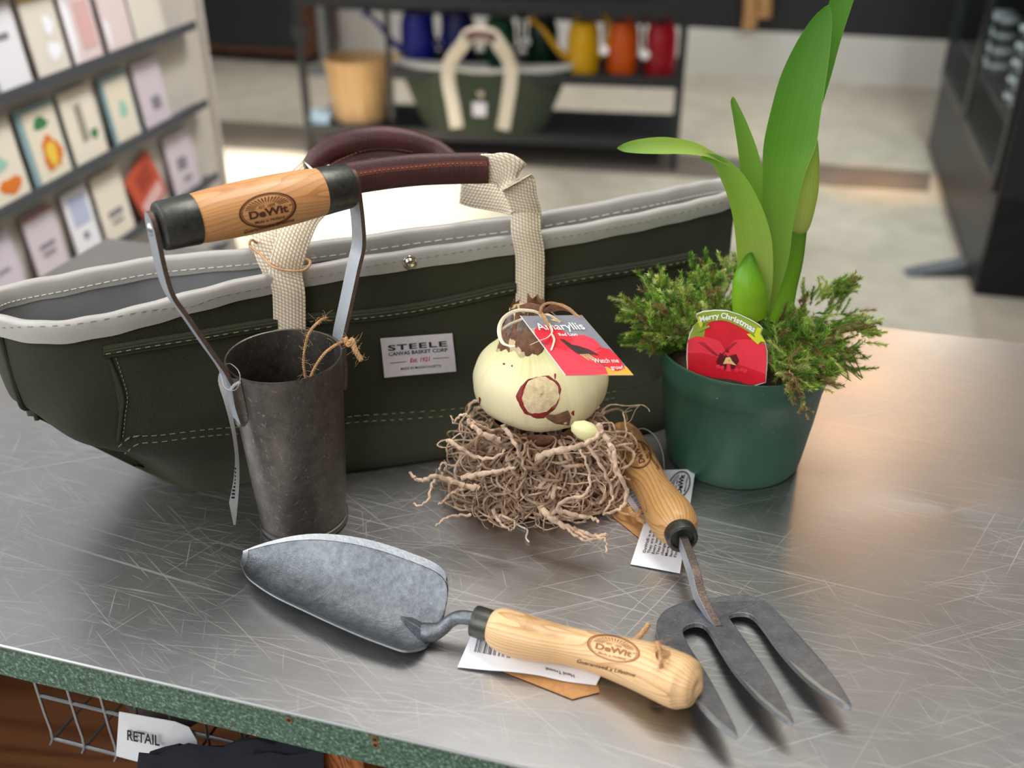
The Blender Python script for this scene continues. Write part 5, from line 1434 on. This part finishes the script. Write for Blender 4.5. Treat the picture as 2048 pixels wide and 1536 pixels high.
# banner
mb = MB(); topc = [(1393, 630), (1412, 625), (1435, 621), (1455, 622), (1480, 631), (1503, 643), (1523, 655)]
tc = catmull([V(q+(0,)) for q in topc], 6); f = lxy(.0018)
rws = [[f(p.x, p.y+1.5) for p in tc], [f(p.x + 4*(1-i/len(tc)) - 10*(i/len(tc)), p.y+20) for i, p in enumerate(tc)]]; mb.grid(rws)
f = lxy(.0020)
poly2d(mb, f, [(1394, 634), (1400, 632), (1406, 650), (1402, 656), (1398, 650)], 1); poly2d(mb, f, [(1514, 655), (1524, 657), (1520, 668), (1512, 676), (1508, 670)], 1)
poly2d(mb, f, [(1383, 654), (1394, 645), (1402, 656), (1418, 650), (1420, 654), (1406, 660), (1396, 665), (1390, 658)], 0); poly2d(mb, f, [(1493, 668), (1500, 667), (1508, 676), (1520, 668), (1531, 684), (1522, 683), (1516, 689), (1508, 682)], 1)
bn = obj('banner', mb, [M['pl_green'], M['pl_yel']], pb_, smooth=False, label='yellow-green ribbon banner')
mb = MB(); vs, fs = text2d('Merry Christmas', 1.0, bold=.03); w0 = min(q.x for q in vs); w1 = max(q.x for q in vs); f = lxy(.0023); out_ = []
for q in vs:
    u = .045 + .88*(q.x-w0)/(w1-w0); i = u*(len(tc)-1); k = int(i); p = tc[k].lerp(tc[min(k+1, len(tc)-1)], i-k); t = (tc[min(k+1, len(tc)-1)]-tc[k]).normalized()
    out_.append(f(p.x + (4*(1-u)-10*u)*.5 - (-t.y)*q.y*14*-1*-1*.0 + t.y*q.y*14, p.y + 11 - q.y*15))
mb.add(out_, fs); obj('banner_lettering', mb, M['pl_white'], bn, smooth=False)
# ---------------------------------------------------------------- room
def concrete():
    t = NT('polished_concrete'); v = t.coord(); a = t.noise(v, 1.3, 6, .6); b = t.noise(v, 9, 5, .65)
    f = t.math('ADD', t.math('MULTIPLY', a, .6), t.math('MULTIPLY', b, .4))
    t.set(color=t.ramp(f, [(.35, srgb('#8f887a')), (.65, srgb('#b5ad9e'))]), rough=.35, spec=.4); return t.m
M['floor'] = concrete()
M['black'] = simple('black_paint', '#17181a', .5, var=.1, vs=5)
M['black_metal'] = simple('black_powder_coat', '#1e2022', .35, spec=.5)
M['grey_black'] = simple('charcoal_panel', '#33363a', .45, var=.08, vs=8)
M['skirt'] = simple('pale_skirting_paint', '#cfcac2', .6, var=.05, vs=4)
M['rack'] = simple('warm_grey_board', '#cbc5bc', .6, var=.04, vs=12)
M['rack_dark'] = simple('charcoal_ledge', '#4a4d52', .5)
def struct(name, mb, mat): return obj(name, mb, mat, None, smooth=False, kind='structure')
RX = V((cos(radians(-16.5)), sin(radians(-16.5)), 0)); RY = V((-RX.y, RX.x, 0)); RROT = radians(-16.5)
mb = MB(); mb.box((.5, 3.2, -.05), (12, 12, .1), RROT); struct('floor', mb, M['floor'])
wc = RY*6.62 + RX*.5
mb = MB(); mb.box(wc + V((0, 0, 1.6)), (12, .16, 3.2), RROT); struct('wall_back', mb, M['black'])
mb = MB(); mb.box(wc + V((0, 0, .135)) - RY*.0925, (12, .025, .27), RROT); struct('baseboard_back', mb, M['skirt'])

# shadow band across the floor, built as a thin dark strip
mb = MB(); mb.prism([PF(395, 292), PF(1858, 384), PF(1862, 345), PF(395, 238)], V((0, 0, .003))); struct('floor_shadow_1', mb, simple('floor_shade_strip', '#5c544b', .5, var=.15, vs=6))
# card rack
RA = V((-.7925, 2.52, 0)); RD = V((-.19, -.98, 0)).normalized(); RN = V((.98, -.19, 0)).normalized(); RNr = math.atan2(RD.y, RD.x)
rk = thing('card_rack', 'tall grey display rack with dark ledges standing left of the counter', 'display rack', RA + RD*.7)
mb = MB(); mb.box(RA + RD*.62 - RN*.012 + V((0, 0, .70)), (1.40, .024, 1.36), RNr); obj('back_panel', mb, M['rack'], rk, smooth=False)
mb = MB(); mb.box(RA + RD*-.085 - RN*.010 + V((0, 0, .70)), (.012, .045, 1.36), RNr); obj('edge_trim', mb, M['rack'], rk, smooth=False)
mb = MB(); mb.box(RA + RD*.62 - RN*.04 + V((0, 0, .015)), (1.40, .38, .03), RNr); obj('foot_plate', mb, M['rack_dark'], rk, smooth=False)
LZ = (1.155, .967, .782, .596, .41)
for z in LZ:
    mb = MB(); mb.box(RA + RD*.68 + RN*.017 + V((0, 0, z-.004)), (1.36, .034, .008), RNr); mb.box(RA + RD*.68 + RN*.034 + V((0, 0, z+.002)), (1.36, .003, .02), RNr)
    obj('ledge', mb, M['rack_dark'], rk, smooth=False)
def rack_t(px, z):
    xp = (px-1024)/FPX; c = (1.4-z)*ST; ax, ay = RA.x + RN.x*.02, RA.y + RN.y*.02
    return (xp*(ay*CT + c) - ax)/(RD.x - xp*RD.y*CT)
cards = [
 (1, 272, 332, 'cream', [], 'plain cream greeting card at the far end of the top visible ledge'),
 (1, 217, 270, 'pink', [('wb', .05, .1, .2, .5)], 'pale pink greeting card with a white corner, left of the plain cream card'),
 (1, 150, 208, 'pink', [('wb', .0, .05, .22, .95), ('rose', .4, .2, .9, .8)], 'greeting card with a rosy panel and shiny white edge on the top visible ledge'),
 (1, 78, 143, 'cream', [('wb', .45, .2, .85, .42), ('wb', .5, .5, .8, .75), ('gold', .0, .94, 1, 1)], 'cream greeting card with white blossoms and a gold top edge'),
 (1, 2, 66, 'white', [('grey', .2, .6, .7, .68)], 'white greeting card with grey writing, nearest on the top visible ledge'),
 (2, 292, 343, 'mauve', [('grey', .4, .25, .75, .45)], 'pale mauve greeting card with small grey drawing, far end of the middle ledge'),
 (2, 230, 284, 'teal', [('creamp', .12, .06, .95, .92), ('mint', .42, .35, .7, .6)], 'cream greeting card with a teal border and small mint drawing'),
 (2, 153, 217, 'creamy', [('green', .62, .28, .85, .42), ('greyg', .35, .3, .55, .8)], 'cream greeting card with a grey stem and a dark green leaf'),
 (2, 72, 146, 'teal', [('creamp', .14, .04, .97, .94), ('green', .35, .68, .72, .84), ('orange', .35, .15, .85, .58), ('yellow', .45, .2, .72, .52)], 'teal-edged greeting card with green title and orange flowers'),
 (2, -6, 63, 'creamy', [('orange', .2, .12, .85, .32), ('mint', .1, .42, .6, .6)], 'cream greeting card with an orange shape below a mint one'),
 (3, 352, 402, 'mauve', [('grey', .3, .4, .65, .6), ('grey', .4, .2, .7, .28)], 'mauve grey greeting card at the far end of the lowest full ledge'),
 (3, 283, 344, 'red', [('rose', .1, .08, .9, .35), ('dkred', .3, .5, .8, .85)], 'orange-red greeting card tilting on the lower ledge'),
 (3, 215, 270, 'creamy', [('grey', .25, .35, .75, .45), ('grey', .3, .25, .7, .3)], 'cream greeting card with grey lettering, left of the orange-red card'),
 (3, 160, 208, 'white', [('blue', .2, .5, .85, .9), ('grey', .4, .3, .6, .4)], 'white greeting card with pale blue speckles on the lower ledge'),
 (3, 85, 145, 'mauve', [('dkpink', .0, .93, 1, 1), ('grey', .25, .5, .75, .56), ('grey', .3, .4, .7, .45)], 'pale pink greeting card with a dark pink top edge on the lower ledge'),
 (3, 2, 62, 'lilac', [('grey', .3, .5, .7, .55)], 'lilac greeting card nearest on the lower ledge'),
 (4, 110, 160, 'lilac', [('grey', .3, .5, .7, .55)], 'lilac greeting card on the bottom ledge behind the counter corner'),
]
CC = dict(cream='#ded8cc', white='#e6e6ec', pink='#e2d0d0', mauve='#cfc4cc', teal='#8aa8ae', creamy='#e4dccb', red='#c05238', lilac='#cdc4d2', wb='#f3f5fb', rose='#d9b0ae', gold='#c4ac6c', grey='#83808a', mint='#9ac6b4',
          creamp='#e2dac6', green='#3e7d4c', greyg='#9a9484', orange='#d9772c', yellow='#e8c44c', dkred='#a03c2c', blue='#b4bcd8', dkpink='#a06a68')
CM = {k: simple('card_'+k, v, .5) for k, v in CC.items()}
cz = (1.155, .967, .782, .596, .41)
for (row, p0, p1, base, marks, lab_) in cards:
    z = cz[row]; t0, t1 = rack_t(p0, z), rack_t(p1, z); w = abs(t0-t1)*.96; tm = (t0+t1)/2; hgt = .148
    o3 = RA + RD*tm + RN*.024 + V((0, 0, z+.0005)); tilt = RN*-.10 + V((0, 0, 1)); tilt.normalize()
    sd = -RD; roll = .35 if base == 'red' else 0
    if roll: sd = (sd*cos(roll) + tilt*sin(roll)); tilt = (tilt*cos(roll) + RD*sin(roll)); o3 = o3 + V((0, 0, .018)); hgt = .115; w *= .9
    root = thing('greeting_card', lab_, 'greeting card', o3, 'greeting cards on the display rack')
    fnc = lambda u, v, off=0: o3 + sd*((u-.5)*w) + tilt*(v*hgt) + RN*off
    mb = MB(); mb.prism([fnc(0, 0), fnc(1, 0), fnc(1, 1), fnc(0, 1)], RN*-.003); obj('card', mb, CM[base], root, smooth=False)
    for i, (mt, a, b, c, d) in enumerate(marks):
        mb = MB(); off = .0006 + .0005*i
        f2 = lambda u, v: fnc(u, v, off)
        if mt in ('orange', 'yellow', 'green', 'mint', 'wb') : poly2d(mb, f2, blob((a+c)/2, (b+d)/2, (c-a)/2, (d-b)/2, i*7+row, 18, .12))
        else: rect2d(mb, f2, a, b, c, d)
        obj('printed_motif', mb, CM[mt], root, smooth=False)

# black shelving unit
SL = V((-.977, 4.71, 0)); SR = V((.747, 4.45, 0)); SD = (SR-SL).normalized(); SN = V((-SD.y, SD.x, 0)); SW = (SR-SL).length; SROT = math.atan2(SD.y, SD.x); SDP = .46
su = thing('shelving_unit', 'low black metal shelving unit holding colourful watering cans', 'shelf', SL + SD*SW/2 + SN*SDP/2)
def shelf_s(px, z, off):
    xp = (px-1024)/FPX; o3 = SL + SN*off; c = (1.4-z)*ST
    return (xp*(o3.y*CT + c) - o3.x)/(SD.x - xp*SD.y*CT)
def spt(px, z, off): return SL + SN*off + SD*shelf_s(px, z, off) + V((0, 0, z))
for (s, o3) in ((.012, .012), (SW-.012, .012), (.012, SDP-.012), (SW-.012, SDP-.012)):
    mb = MB(); mb.box(SL + SD*s + SN*o3 + V((0, 0, .75)), (.03, .03, 1.5), SROT); obj('post', mb, M['black_metal'], su, smooth=False)
sm_ = shelf_s(778, .41, 0)
for (z, s0) in ((.14, 0), (.41, sm_), (.715, 0.0), (1.3, 0)):
    mb = MB(); mb.box(SL + SD*((s0+SW)/2) + SN*SDP/2 + V((0, 0, z-.012)), (SW-s0, SDP, .024), SROT); mb.box(SL + SD*((s0+SW)/2) + V((0, 0, z-.018)), (SW-s0, .02, .045), SROT)
    obj('shelf_board', mb, M['black_metal'], su, smooth=False)
for o3 in (.012, SDP-.012):
    mb = MB(); mb.box(SL + SD*sm_ + SN*o3 + V((0, 0, .45)), (.022, .022, .54), SROT); obj('inner_post', mb, M['black_metal'], su, smooth=False)
mb = MB(); mb.box(SL + SD*.012 + SN*.012 + V((0, 0, .56)), (.06, .05, .05), SROT); obj('clamp', mb, M['black_metal'], su, smooth=False)

def wcan(label, colr, px, off, R=.070, hgt=.205, ang=pi, tag=None, z=.41, spout=True):
    p = spt(px, z, off); root = thing('watering_can', label, 'watering can', p, 'watering cans on the shelf')
    m = simple('can_'+colr.strip('#'), colr, .35, var=.05, vs=8, spec=.4); fw = SD*cos(ang) + SN*sin(ang)
    mb = MB(); mb.lathe([(.0001, 0), (R*.98, 0), (R, .006), (R, hgt*.55), (R*.97, hgt*.8), (R*.80, hgt), (R*.82, hgt+.004), (R*.6, hgt-.006), (.0001, hgt-.010)], p, UP, 32); obj('body', mb, m, root)
    if spout:
        mb = MB(); c = catmull([p + fw*R*.7 + UP*.04, p + fw*(R+.045) + UP*.09, p + fw*(R+.105) + UP*.165, p + fw*(R+.150) + UP*.205], 5); mb.tube(c, [.022, .014, .011, .010], 12); obj('spout', mb, m, root)
        e = c[-1]; d = (c[-1]-c[-2]).normalized(); mb = MB(); mb.lathe([(.010, -.004), (.012, 0), (.026, .018), (.027, .022), (.0001, .026)], e, d, 20); obj('rose', mb, m, root)
    mb = MB(); c = catmull([p + fw*R*.5 + UP*(hgt-.002), p + fw*R*.3 + UP*(hgt+.05), p - fw*R*.4 + UP*(hgt+.075), p - fw*(R+.03) + UP*(hgt+.02), p - fw*(R+.038) + UP*(hgt*.6), p - fw*R*.95 + UP*(hgt*.25)], 6); mb.tube(c, .008, 10); obj('handle', mb, m, root)
    if tag:
        tx, tyz = tag; q = spt(tx, tyz, off-R-.02); mb = MB(); mb.lathe([(.0001, 0), (.020, 0), (.021, .0008), (.0001, .0012)], q, -SN, 20)
        tg_ = obj('hang_tag', mb, simple('tag_white', '#dcd8d4', .6), root); mb = MB(); mb.tube([q + UP*.02, q + UP*.07 + SN*.02], .0012, 5); obj('tag_string', mb, M['white_thread'], tg_)
wcan('blue watering can with its spout pointing left, at the left end of the shelf', '#0f1a72', 838, .17, .078, .22, pi)
wcan('dark blue watering can standing behind the handles of the far tote bag', '#0e1450', 918, .2, .078, .22, .3, None, spout=False)
wcan('dark green watering can on the left, with a round white tag', '#0a3a26', 1000, .15, .072, .20, pi*1.1, (967, .545), spout=False)
wcan('dark green watering can behind the spout of the yellow one', '#082c1c', 1085, .24, .07, .19, 0, (1052, .52), spout=False)
wcan('yellow watering can with a long spout reaching up to the left', '#b88a00', 1165, .10, .070, .205, pi, (1208, .52))
wcan('orange watering can between the yellow and the red one', '#b84a06', 1243, .13, .070, .205, pi*1.5+.9, (1290, .50), spout=False)
wcan('red watering can at the right end of the shelf', '#8e0a18', 1318, .13, .068, .205, pi*1.5+.9, None, spout=False)
# slatted wooden basket
p = spt(722, .14, .17); wb_ = thing('wooden_basket', 'round light wooden basket with vertical staves on the lower shelf', 'basket', p)
for k in range(22):
    q = 2*pi*k/22; a = V((cos(q), sin(q), 0)); b = V((-a.y, a.x, 0)); mb = MB(); wv = .0205
    mb.prism([p + a*.128 - b*wv*.9, p + a*.128 + b*wv*.9, p + a*.150 + b*wv + UP*.285, p + a*.150 - b*wv + UP*.285], a*-.006); obj('stave', mb, M['crate_wood'], wb_, smooth=False)
for z, r in ((.02, .131), (.268, .1505)):
    mb = MB(); mb.lathe([(r, -.012), (r+.004, -.012), (r+.004, .012), (r, .012)], p + UP*z, UP, 40, close=True); obj('hoop', mb, M['crate_wood'], wb_, smooth=False)
mb = MB(); mb.lathe([(.0001, .004), (.126, .004), (.126, .012), (.0001, .012)], p, UP, 32); obj('bottom', mb, M['crate_wood'], wb_, smooth=False)
mb = MB(); mb.tube(catmull([p + V((.14, 0, .26)), p + V((.17, -.02, .285)), p + V((.21, -.02, .30))], 4), .014, 10); obj('handle', mb, M['crate_wood'], wb_)
# pale blue folded cloth
mb = MB(); q = spt(640, .14, .08); 
for k in range(3): mb.box(q + V((.004*k, 0, .008+.014*k)), (.12-.01*k, .14, .0125), SROT + .1*k)
obj('folded_cloth', mb, simple('pale_blue_cloth', '#b9d2e2', .8), None, label='small pale blue folded cloth beside the wooden basket', cat='cloth', bevel=.004)
# second tote bag
p = spt(968, .14, .04); b2 = thing('canvas_tote_bag', 'smaller looking olive canvas tote bag with cream handles on the far black shelf', 'bag', p)
LB = .40
def bagp(u, z, side):     # u -1..1
    half = (.27 + (LB-.27)*min(1, (z/.29)**.9)); w = (.085*(1-abs(u)**3) + .004) * (1 - .25*z/.2); lift = .015*(abs(u)**4)
    return p + SD*(u*half) + SN*(side*w) + UP*(z + lift*z/.2)
mb = MB(); rows = []
for i in range(9):
    z = .29*i/8; rows.append([bagp(-1+2*k/20, z, -1) for k in range(21)] + [bagp(1-2*k/20, z, 1) for k in range(21)])
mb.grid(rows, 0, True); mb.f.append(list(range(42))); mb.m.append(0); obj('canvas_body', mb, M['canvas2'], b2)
mb = MB(); top2 = rows[-1]; c = sum(top2, V((0, 0, 0)))/42
mb.grid([[q + (c-q).normalized()*-.003 - UP*.022 for q in top2], [q + (c-q).normalized()*-.004 + UP*.002 for q in top2], [q + (c-q).normalized()*.004 + UP*.002 for q in top2], [q + (c-q).normalized()*.004 - UP*.022 for q in top2]], 0, True); obj('rim_binding', mb, M['binding'], b2)
for (sd_, lean) in ((-1, -.035), (1, -.125)):
    cs = [bagp(-.38, .03, sd_) , bagp(-.38, .12, sd_), bagp(-.37, .285, sd_), p + SD*-.07 + SN*(sd_*.05+lean) + UP*.40, p + SD*-.03 + SN*(sd_*.05+lean) + UP*.44, p + SD*.05 + SN*(sd_*.05+lean) + UP*.435, p + SD*.095 + SN*(sd_*.05+lean) + UP*.39, bagp(.34, .285, sd_), bagp(.36, .12, sd_), bagp(.36, .03, sd_)]
    cs = [q + SN*sd_*.008 for q in cs]; mb = MB(); c = catmull(cs, 5); mb.ribbon(c, [SD if i < 17 or i > 31 else (SD*.3+UP) for i in range(len(c))], .03, .002); obj('handle_strap', mb, simple('far_webbing', '#cdc2ae', .9), b2)
    mb = MB(); mb.tube(catmull(cs[3:7], 5)[3:-3], .018, 10); obj('leather_grip', mb, M['leather'], b2)
mb = MB(); q0 = [bagp(u, z, -1) - SN*.006 for u, z in ((-.11, .085), (.08, .085), (.08, .145), (-.11, .145))]; mb.prism(q0, SN*.002); obj('woven_label', mb, M['label'], b2, smooth=False)
mb = MB(); mb.lathe([(.0001, .004), (.014, .001), (.016, -.003)], bagp(0, .185, -1) - SN*.003, -SN, 16); obj('snap_button', mb, M['chrome'], b2)

# glass-front cooler on the right
K0 = V((1.56, 3.09, 0)); K1 = V((2.05, 4.87, 0)); KD = (K1-K0).normalized(); KN = V((KD.y, -KD.x, 0)); KL = (K1-K0).length; KROT = math.atan2(KD.y, KD.x); KH = 2.05; KDp = .8
ck = thing('drinks_cooler', 'tall black glass-front cooler standing on the right', 'refrigerator', K0 + KD*KL/2 + KN*KDp/2)
def kbox(a0, a1, b0, b1, z0, z1, name, mat, par=None, **k):
    mb = MB(); mb.box(K0 + KD*(a0+a1)/2 + KN*(b0+b1)/2 + V((0, 0, (z0+z1)/2)), (a1-a0, b1-b0, z1-z0), KROT); return obj(name, mb, mat, par or ck, smooth=False, **k)
kbox(-.0, KL, 0.0, KDp, 0.0, .34, 'base_panel', M['grey_black']); kbox(0, .05, 0, KDp, .0, KH, 'end_panel', M['black']); kbox(KL-.05, KL, 0, KDp, 0, KH, 'end_panel', M['black'])
kbox(0.05, KL-.05, KDp-.04, KDp, .34, KH, 'back_panel', M['grey_black']); kbox(0, KL, 0, KDp, KH-.25, KH, 'top_canopy', M['black'])
_g = NT('clear_door_glass'); _t = _g.node('ShaderNodeBsdfTransparent'); _t.inputs[0].default_value = (.93, .96, .96, 1); _m = _g.node('ShaderNodeMixShader'); _m.inputs[0].default_value = .09
_g.set(color=(.02, .02, .02, 1), rough=.03, spec=1); _g.link(_t.outputs[0], _m.inputs[1]); _g.link(_g.b.outputs[0], _m.inputs[2]); _g.link(_m.outputs[0], _g.n['Material Output'].inputs[0]); M['glass'] = _g.m
nd = 2
for i in range(nd):
    a0 = .05 + (KL-.1)*i/nd; a1 = .05 + (KL-.1)*(i+1)/nd
    d = kbox(a0, a0+.035, -.012, .01, .34, KH-.25, 'door_frame', M['black_metal'])
    for (x0, x1, z0, z1) in ((a1-.035, a1, .34, KH-.25), (a0, a1, .34, .38), (a0, a1, KH-.31, KH-.25)): kbox(x0, x1, -.012, .01, z0, z1, 'door_frame', M['black_metal'])
    kbox(a0+.05, a1-.05, -.008, -.004, .38, KH-.31, 'door_glass', M['glass'])
cm_ = simple('white_can', '#e8eeee', .3)
for z in (.52, .96, 1.36):
    kbox(.06, KL-.06, .028, KDp-.06, z-.012, z, 'wire_shelf', M['black_metal'])
first = None
for (a, n_, wh) in ((.30, 5, 'nearest'), (.43, 5, 'second nearest'), (.96, 4, 'second farthest'), (1.09, 4, 'farthest')):
    for i in range(n_):
        q = K0 + KD*a + KN*.075 + V((0, 0, .5205 + i*.056)); nm = 'round white tub in the %s stack behind the cooler glass, ' % wh + ('lowest' if i == 0 else 'topmost' if i == n_-1 else ('second', 'third', 'fourth')[i-1] + ' from the bottom'); gp = 'white tubs stacked in the cooler'
        if first is None:
            first = thing('tub', nm, 'tub', q, gp)
            mb = MB(); mb.lathe([(.0001, 0), (.040, 0), (.042, .004), (.045, .040), (.0001, .040)], q, UP, 24); obj('tub_body', mb, simple('grey_tub', '#4e5658', .4), first)
            mb = MB(); mb.lathe([(.0001, .040), (.048, .040), (.048, .050), (.046, .053), (.0001, .054)], q, UP, 24); obj('lid', mb, cm_, first)
        else:
            r2 = first.copy(); COL.objects.link(r2); r2.location = q; r2['label'] = nm; r2['group'] = gp
            for ch in list(first.children): c2 = ch.copy(); COL.objects.link(c2); c2.parent = r2
# things beyond the shelf, left
q0 = RY*6.25 + RX*-3.9
cb2 = thing('low_cabinet', 'dark brown low cabinet against the far wall at the left', 'cabinet', q0)
mb = MB(); mb.box(q0 + V((0, 0, .42)), (1.5, .45, .72), RROT); obj('body', mb, M['cab_wood'], cb2, smooth=False)
for s in (-.37, .37):
    mb = MB(); mb.box(q0 + RX*s - RY*.232 + V((0, 0, .42)), (.70, .018, .64), RROT); dd = obj('door', mb, M['black'], cb2, smooth=False)
    mb = MB(); mb.tube([q0 + RX*(s*.25) - RY*.255 + V((0, 0, .5)), q0 + RX*(s*.25) - RY*.255 + V((0, 0, .62))], .007, 8); obj('handle', mb, M['rivet'], dd)
for sx in (-.7, .7):
    for sy in (-.18, .18):
        mb = MB(); mb.tube([q0 + RX*sx + RY*sy + V((0, 0, .06)), q0 + RX*sx + RY*sy], [.022, .015], 10); obj('leg', mb, M['black'], cb2)
mb = MB(); o4 = q0 + V((.0, 0, .78)) + RX*.35; mb.lathe([(.0001, 0), (.05, .0), (.085, .03), (.095, .07), (.085, .11), (.05, .14), (.02, .145), (.0001, .145)], o4, UP, 24); obj('pumpkin', mb, simple('dull_orange', '#b8682c', .6), None, label='small round orange object on top of the far dark cabinet', cat='decoration')
q1 = RY*5.9 + RX*-2.98
st_ = thing('floor_stand', 'thin grey pole stand between the card rack and the shelving unit', 'stand', q1)
mb = MB(); mb.tube([q1, q1 + V((0, 0, 1.4))], .028, 12); obj('pole', mb, simple('grey_metal', '#8a8a88', .4, .5), st_)
mb = MB(); mb.lathe([(.0001, .0), (.15, 0), (.15, .01), (.03, .02), (.0001, .02)], q1, UP, 28); obj('base', mb, simple('grey_metal_base', '#8a8a88', .4, .5), st_)
# hanging wooden things on the wall
hw_ = thing('hanging_tool', 'tan wooden pieces hanging in front of the black back wall', 'wall hanging', RY*6.50 + RX*.2)
def wallpt(px, py, off=.1):
    d = rdir(px, py); n = -RY; t = ((wc - RY*(.08+off)) - CAM).dot(n)/d.dot(n); return CAM + d*t
for (x, y0, y1, w) in ((1499, -60, 58, .042), (1528, -60, 36, .038)):
    mb = MB(); a, b = wallpt(x+8, y0), wallpt(x, y1); mb.tube(catmull([a, a.lerp(b, .5), b], 5), [w*.8, w, w*1.1], 12, ry=.02); obj('wooden_piece', mb, M['hang_wood'], hw_)
mb = MB(); a = wallpt(1515, -60, .05); mb.box(a + V((0, 0, .02)), (.4, .12, .04), RROT); obj('peg_rail', mb, M['black_metal'], hw_, smooth=False)
# doorstop
q = PF(1872, 548); mb = MB(); mb.prism([q + V((-.11, -.03, 0)), q + V((.10, -.03, 0)), q + V((.10, -.03, .05)), q + V((-.05, -.03, .02))], V((0, .07, 0)))
obj('door_wedge', mb, M['rack_dark'], None, smooth=False, label='small dark wedge on the floor beside the cooler', cat='wedge', bevel=.003)

# ---------------------------------------------------------------- light
W = bpy.data.worlds.new('World'); SC.world = W; W.use_nodes = True; nt = W.node_tree; bg = nt.nodes['Background']
tc_ = nt.nodes.new('ShaderNodeTexCoord'); sp_ = nt.nodes.new('ShaderNodeSeparateXYZ'); nt.links.new(tc_.outputs['Generated'], sp_.inputs[0])
def wm(op, a, b, c=None):
    m = nt.nodes.new('ShaderNodeMath'); m.operation = op
    for i, q in enumerate((a, b, c)):
        if q is None: continue
        if isinstance(q, (int, float)): m.inputs[i].default_value = q
        else: nt.links.new(q, m.inputs[i])
    return m.outputs[0]
rp = nt.nodes.new('ShaderNodeValToRGB'); nt.links.new(wm('MULTIPLY_ADD', sp_.outputs[0], .5, .5), rp.inputs[0])
e = rp.color_ramp.elements; e[0].position = .1; e[0].color = (.74, .80, .87, 1); e[1].position = .95; e[1].color = (.21, .158, .112, 1)
q = e.new(.52); q.color = (.46, .46, .46, 1)
zr = nt.nodes.new('ShaderNodeValToRGB'); nt.links.new(wm('MULTIPLY_ADD', sp_.outputs[2], .5, .5), zr.inputs[0])
e = zr.color_ramp.elements; e[0].position = .45; e[0].color = (.15, .15, .15, 1); e[1].position = .85; e[1].color = (1, 1, 1, 1)
q = e.new(.62); q.color = (.45, .45, .45, 1)
mx = nt.nodes.new('ShaderNodeMix'); mx.data_type = 'RGBA'; mx.blend_type = 'MULTIPLY'; mx.inputs[0].default_value = 1
nt.links.new(rp.outputs[0], mx.inputs[6]); nt.links.new(zr.outputs[0], mx.inputs[7]); nt.links.new(mx.outputs[2], bg.inputs[0]); bg.inputs[1].default_value = .8
def area(name, loc, target, sx, sy, power, col=(1, 1, 1), spread=180):
    l = bpy.data.lights.new(name, 'AREA'); l.shape = 'RECTANGLE'; l.size = sx; l.size_y = sy; l.energy = power; l.color = col; l.spread = radians(spread)
    o = bpy.data.objects.new(name, l); COL.objects.link(o); o.location = loc; o.rotation_euler = (Vector(target)-Vector(loc)).to_track_quat('-Z', 'Y').to_euler(); return o
area('window_light', (-3.0, .9, 2.5), (-.1, .7, .95), 2.6, 2.0, 56, (.93, .97, 1))
area('overhead_fill', (.5, 1.15, 3.6), (0.1, .75, .9), 1.8, .8, 34, (1, .98, .94))  # added unseen fill from overhead, lights the upward-facing sides
area('warm_lamp', (1.38, 3.45, 2.42), (.35, .8, .9), .24, .20, 3.6, (1, .54, .22))
area('front_fill_light', (-1.2, -1.4, 2.6), (0, .7, 1.0), 2.4, 1.6, 37, (1, .98, .96))  # added fill from behind the camera for the faces turned to the viewer
area('rack_fill', (.35, 2.1, 3.4), (-.95, 1.95, .8), 1.6, .4, 7, (1, .98, .95), 52)  # unseen lamp added to brighten the card rack
q = K0 + KD*KL/2 + KN*.018 + V((0, 0, 1.72)); cl_ = area('cooler_light', q, q + KN*.06 - UP, KL*.9, .014, 30, (.92, 1, 1)); cl_.rotation_euler = (0, 0, KROT)
area('sun_patch', (-.95, 4.15, 3.9), (-.95, 4.15, 0), 1.5, 1.1, 27, (1, .95, .84), 14)
area('floor_light', (1.6, 4.4, 3.9), (1.2, 4.4, 0), 3, 2.4, 16, (1, .96, .9), 60)
area('floor_light', (-.6, 5.6, 3.4), (-.6, 5.8, 0), 3, .8, 14, (1, .96, .9), 60)
area('warm_floor_spot', (1.6, 4.25, 3.4), (1.6, 4.25, 0), .1, .1, .6, (1, .5, .16), 12)
# ---------------------------------------------------------------- camera
cd = bpy.data.cameras.new('camera'); cam = bpy.data.objects.new('camera', cd); COL.objects.link(cam); cam.location = CAM
cam.rotation_euler = (radians(90)-TH, 0, 0); cd.sensor_width = 36; cd.lens = 36*FPX/2048; cd.clip_start = .02; cd.clip_end = 60
cd.dof.use_dof = True; cd.dof.focus_distance = .745; cd.dof.aperture_fstop = 4.2
SC.camera = cam
SC.view_settings.view_transform = 'Standard'; SC.view_settings.look = 'None'; SC.view_settings.gamma = 1; SC.view_settings.exposure = 0.35
SC.view_settings.use_curve_mapping = False
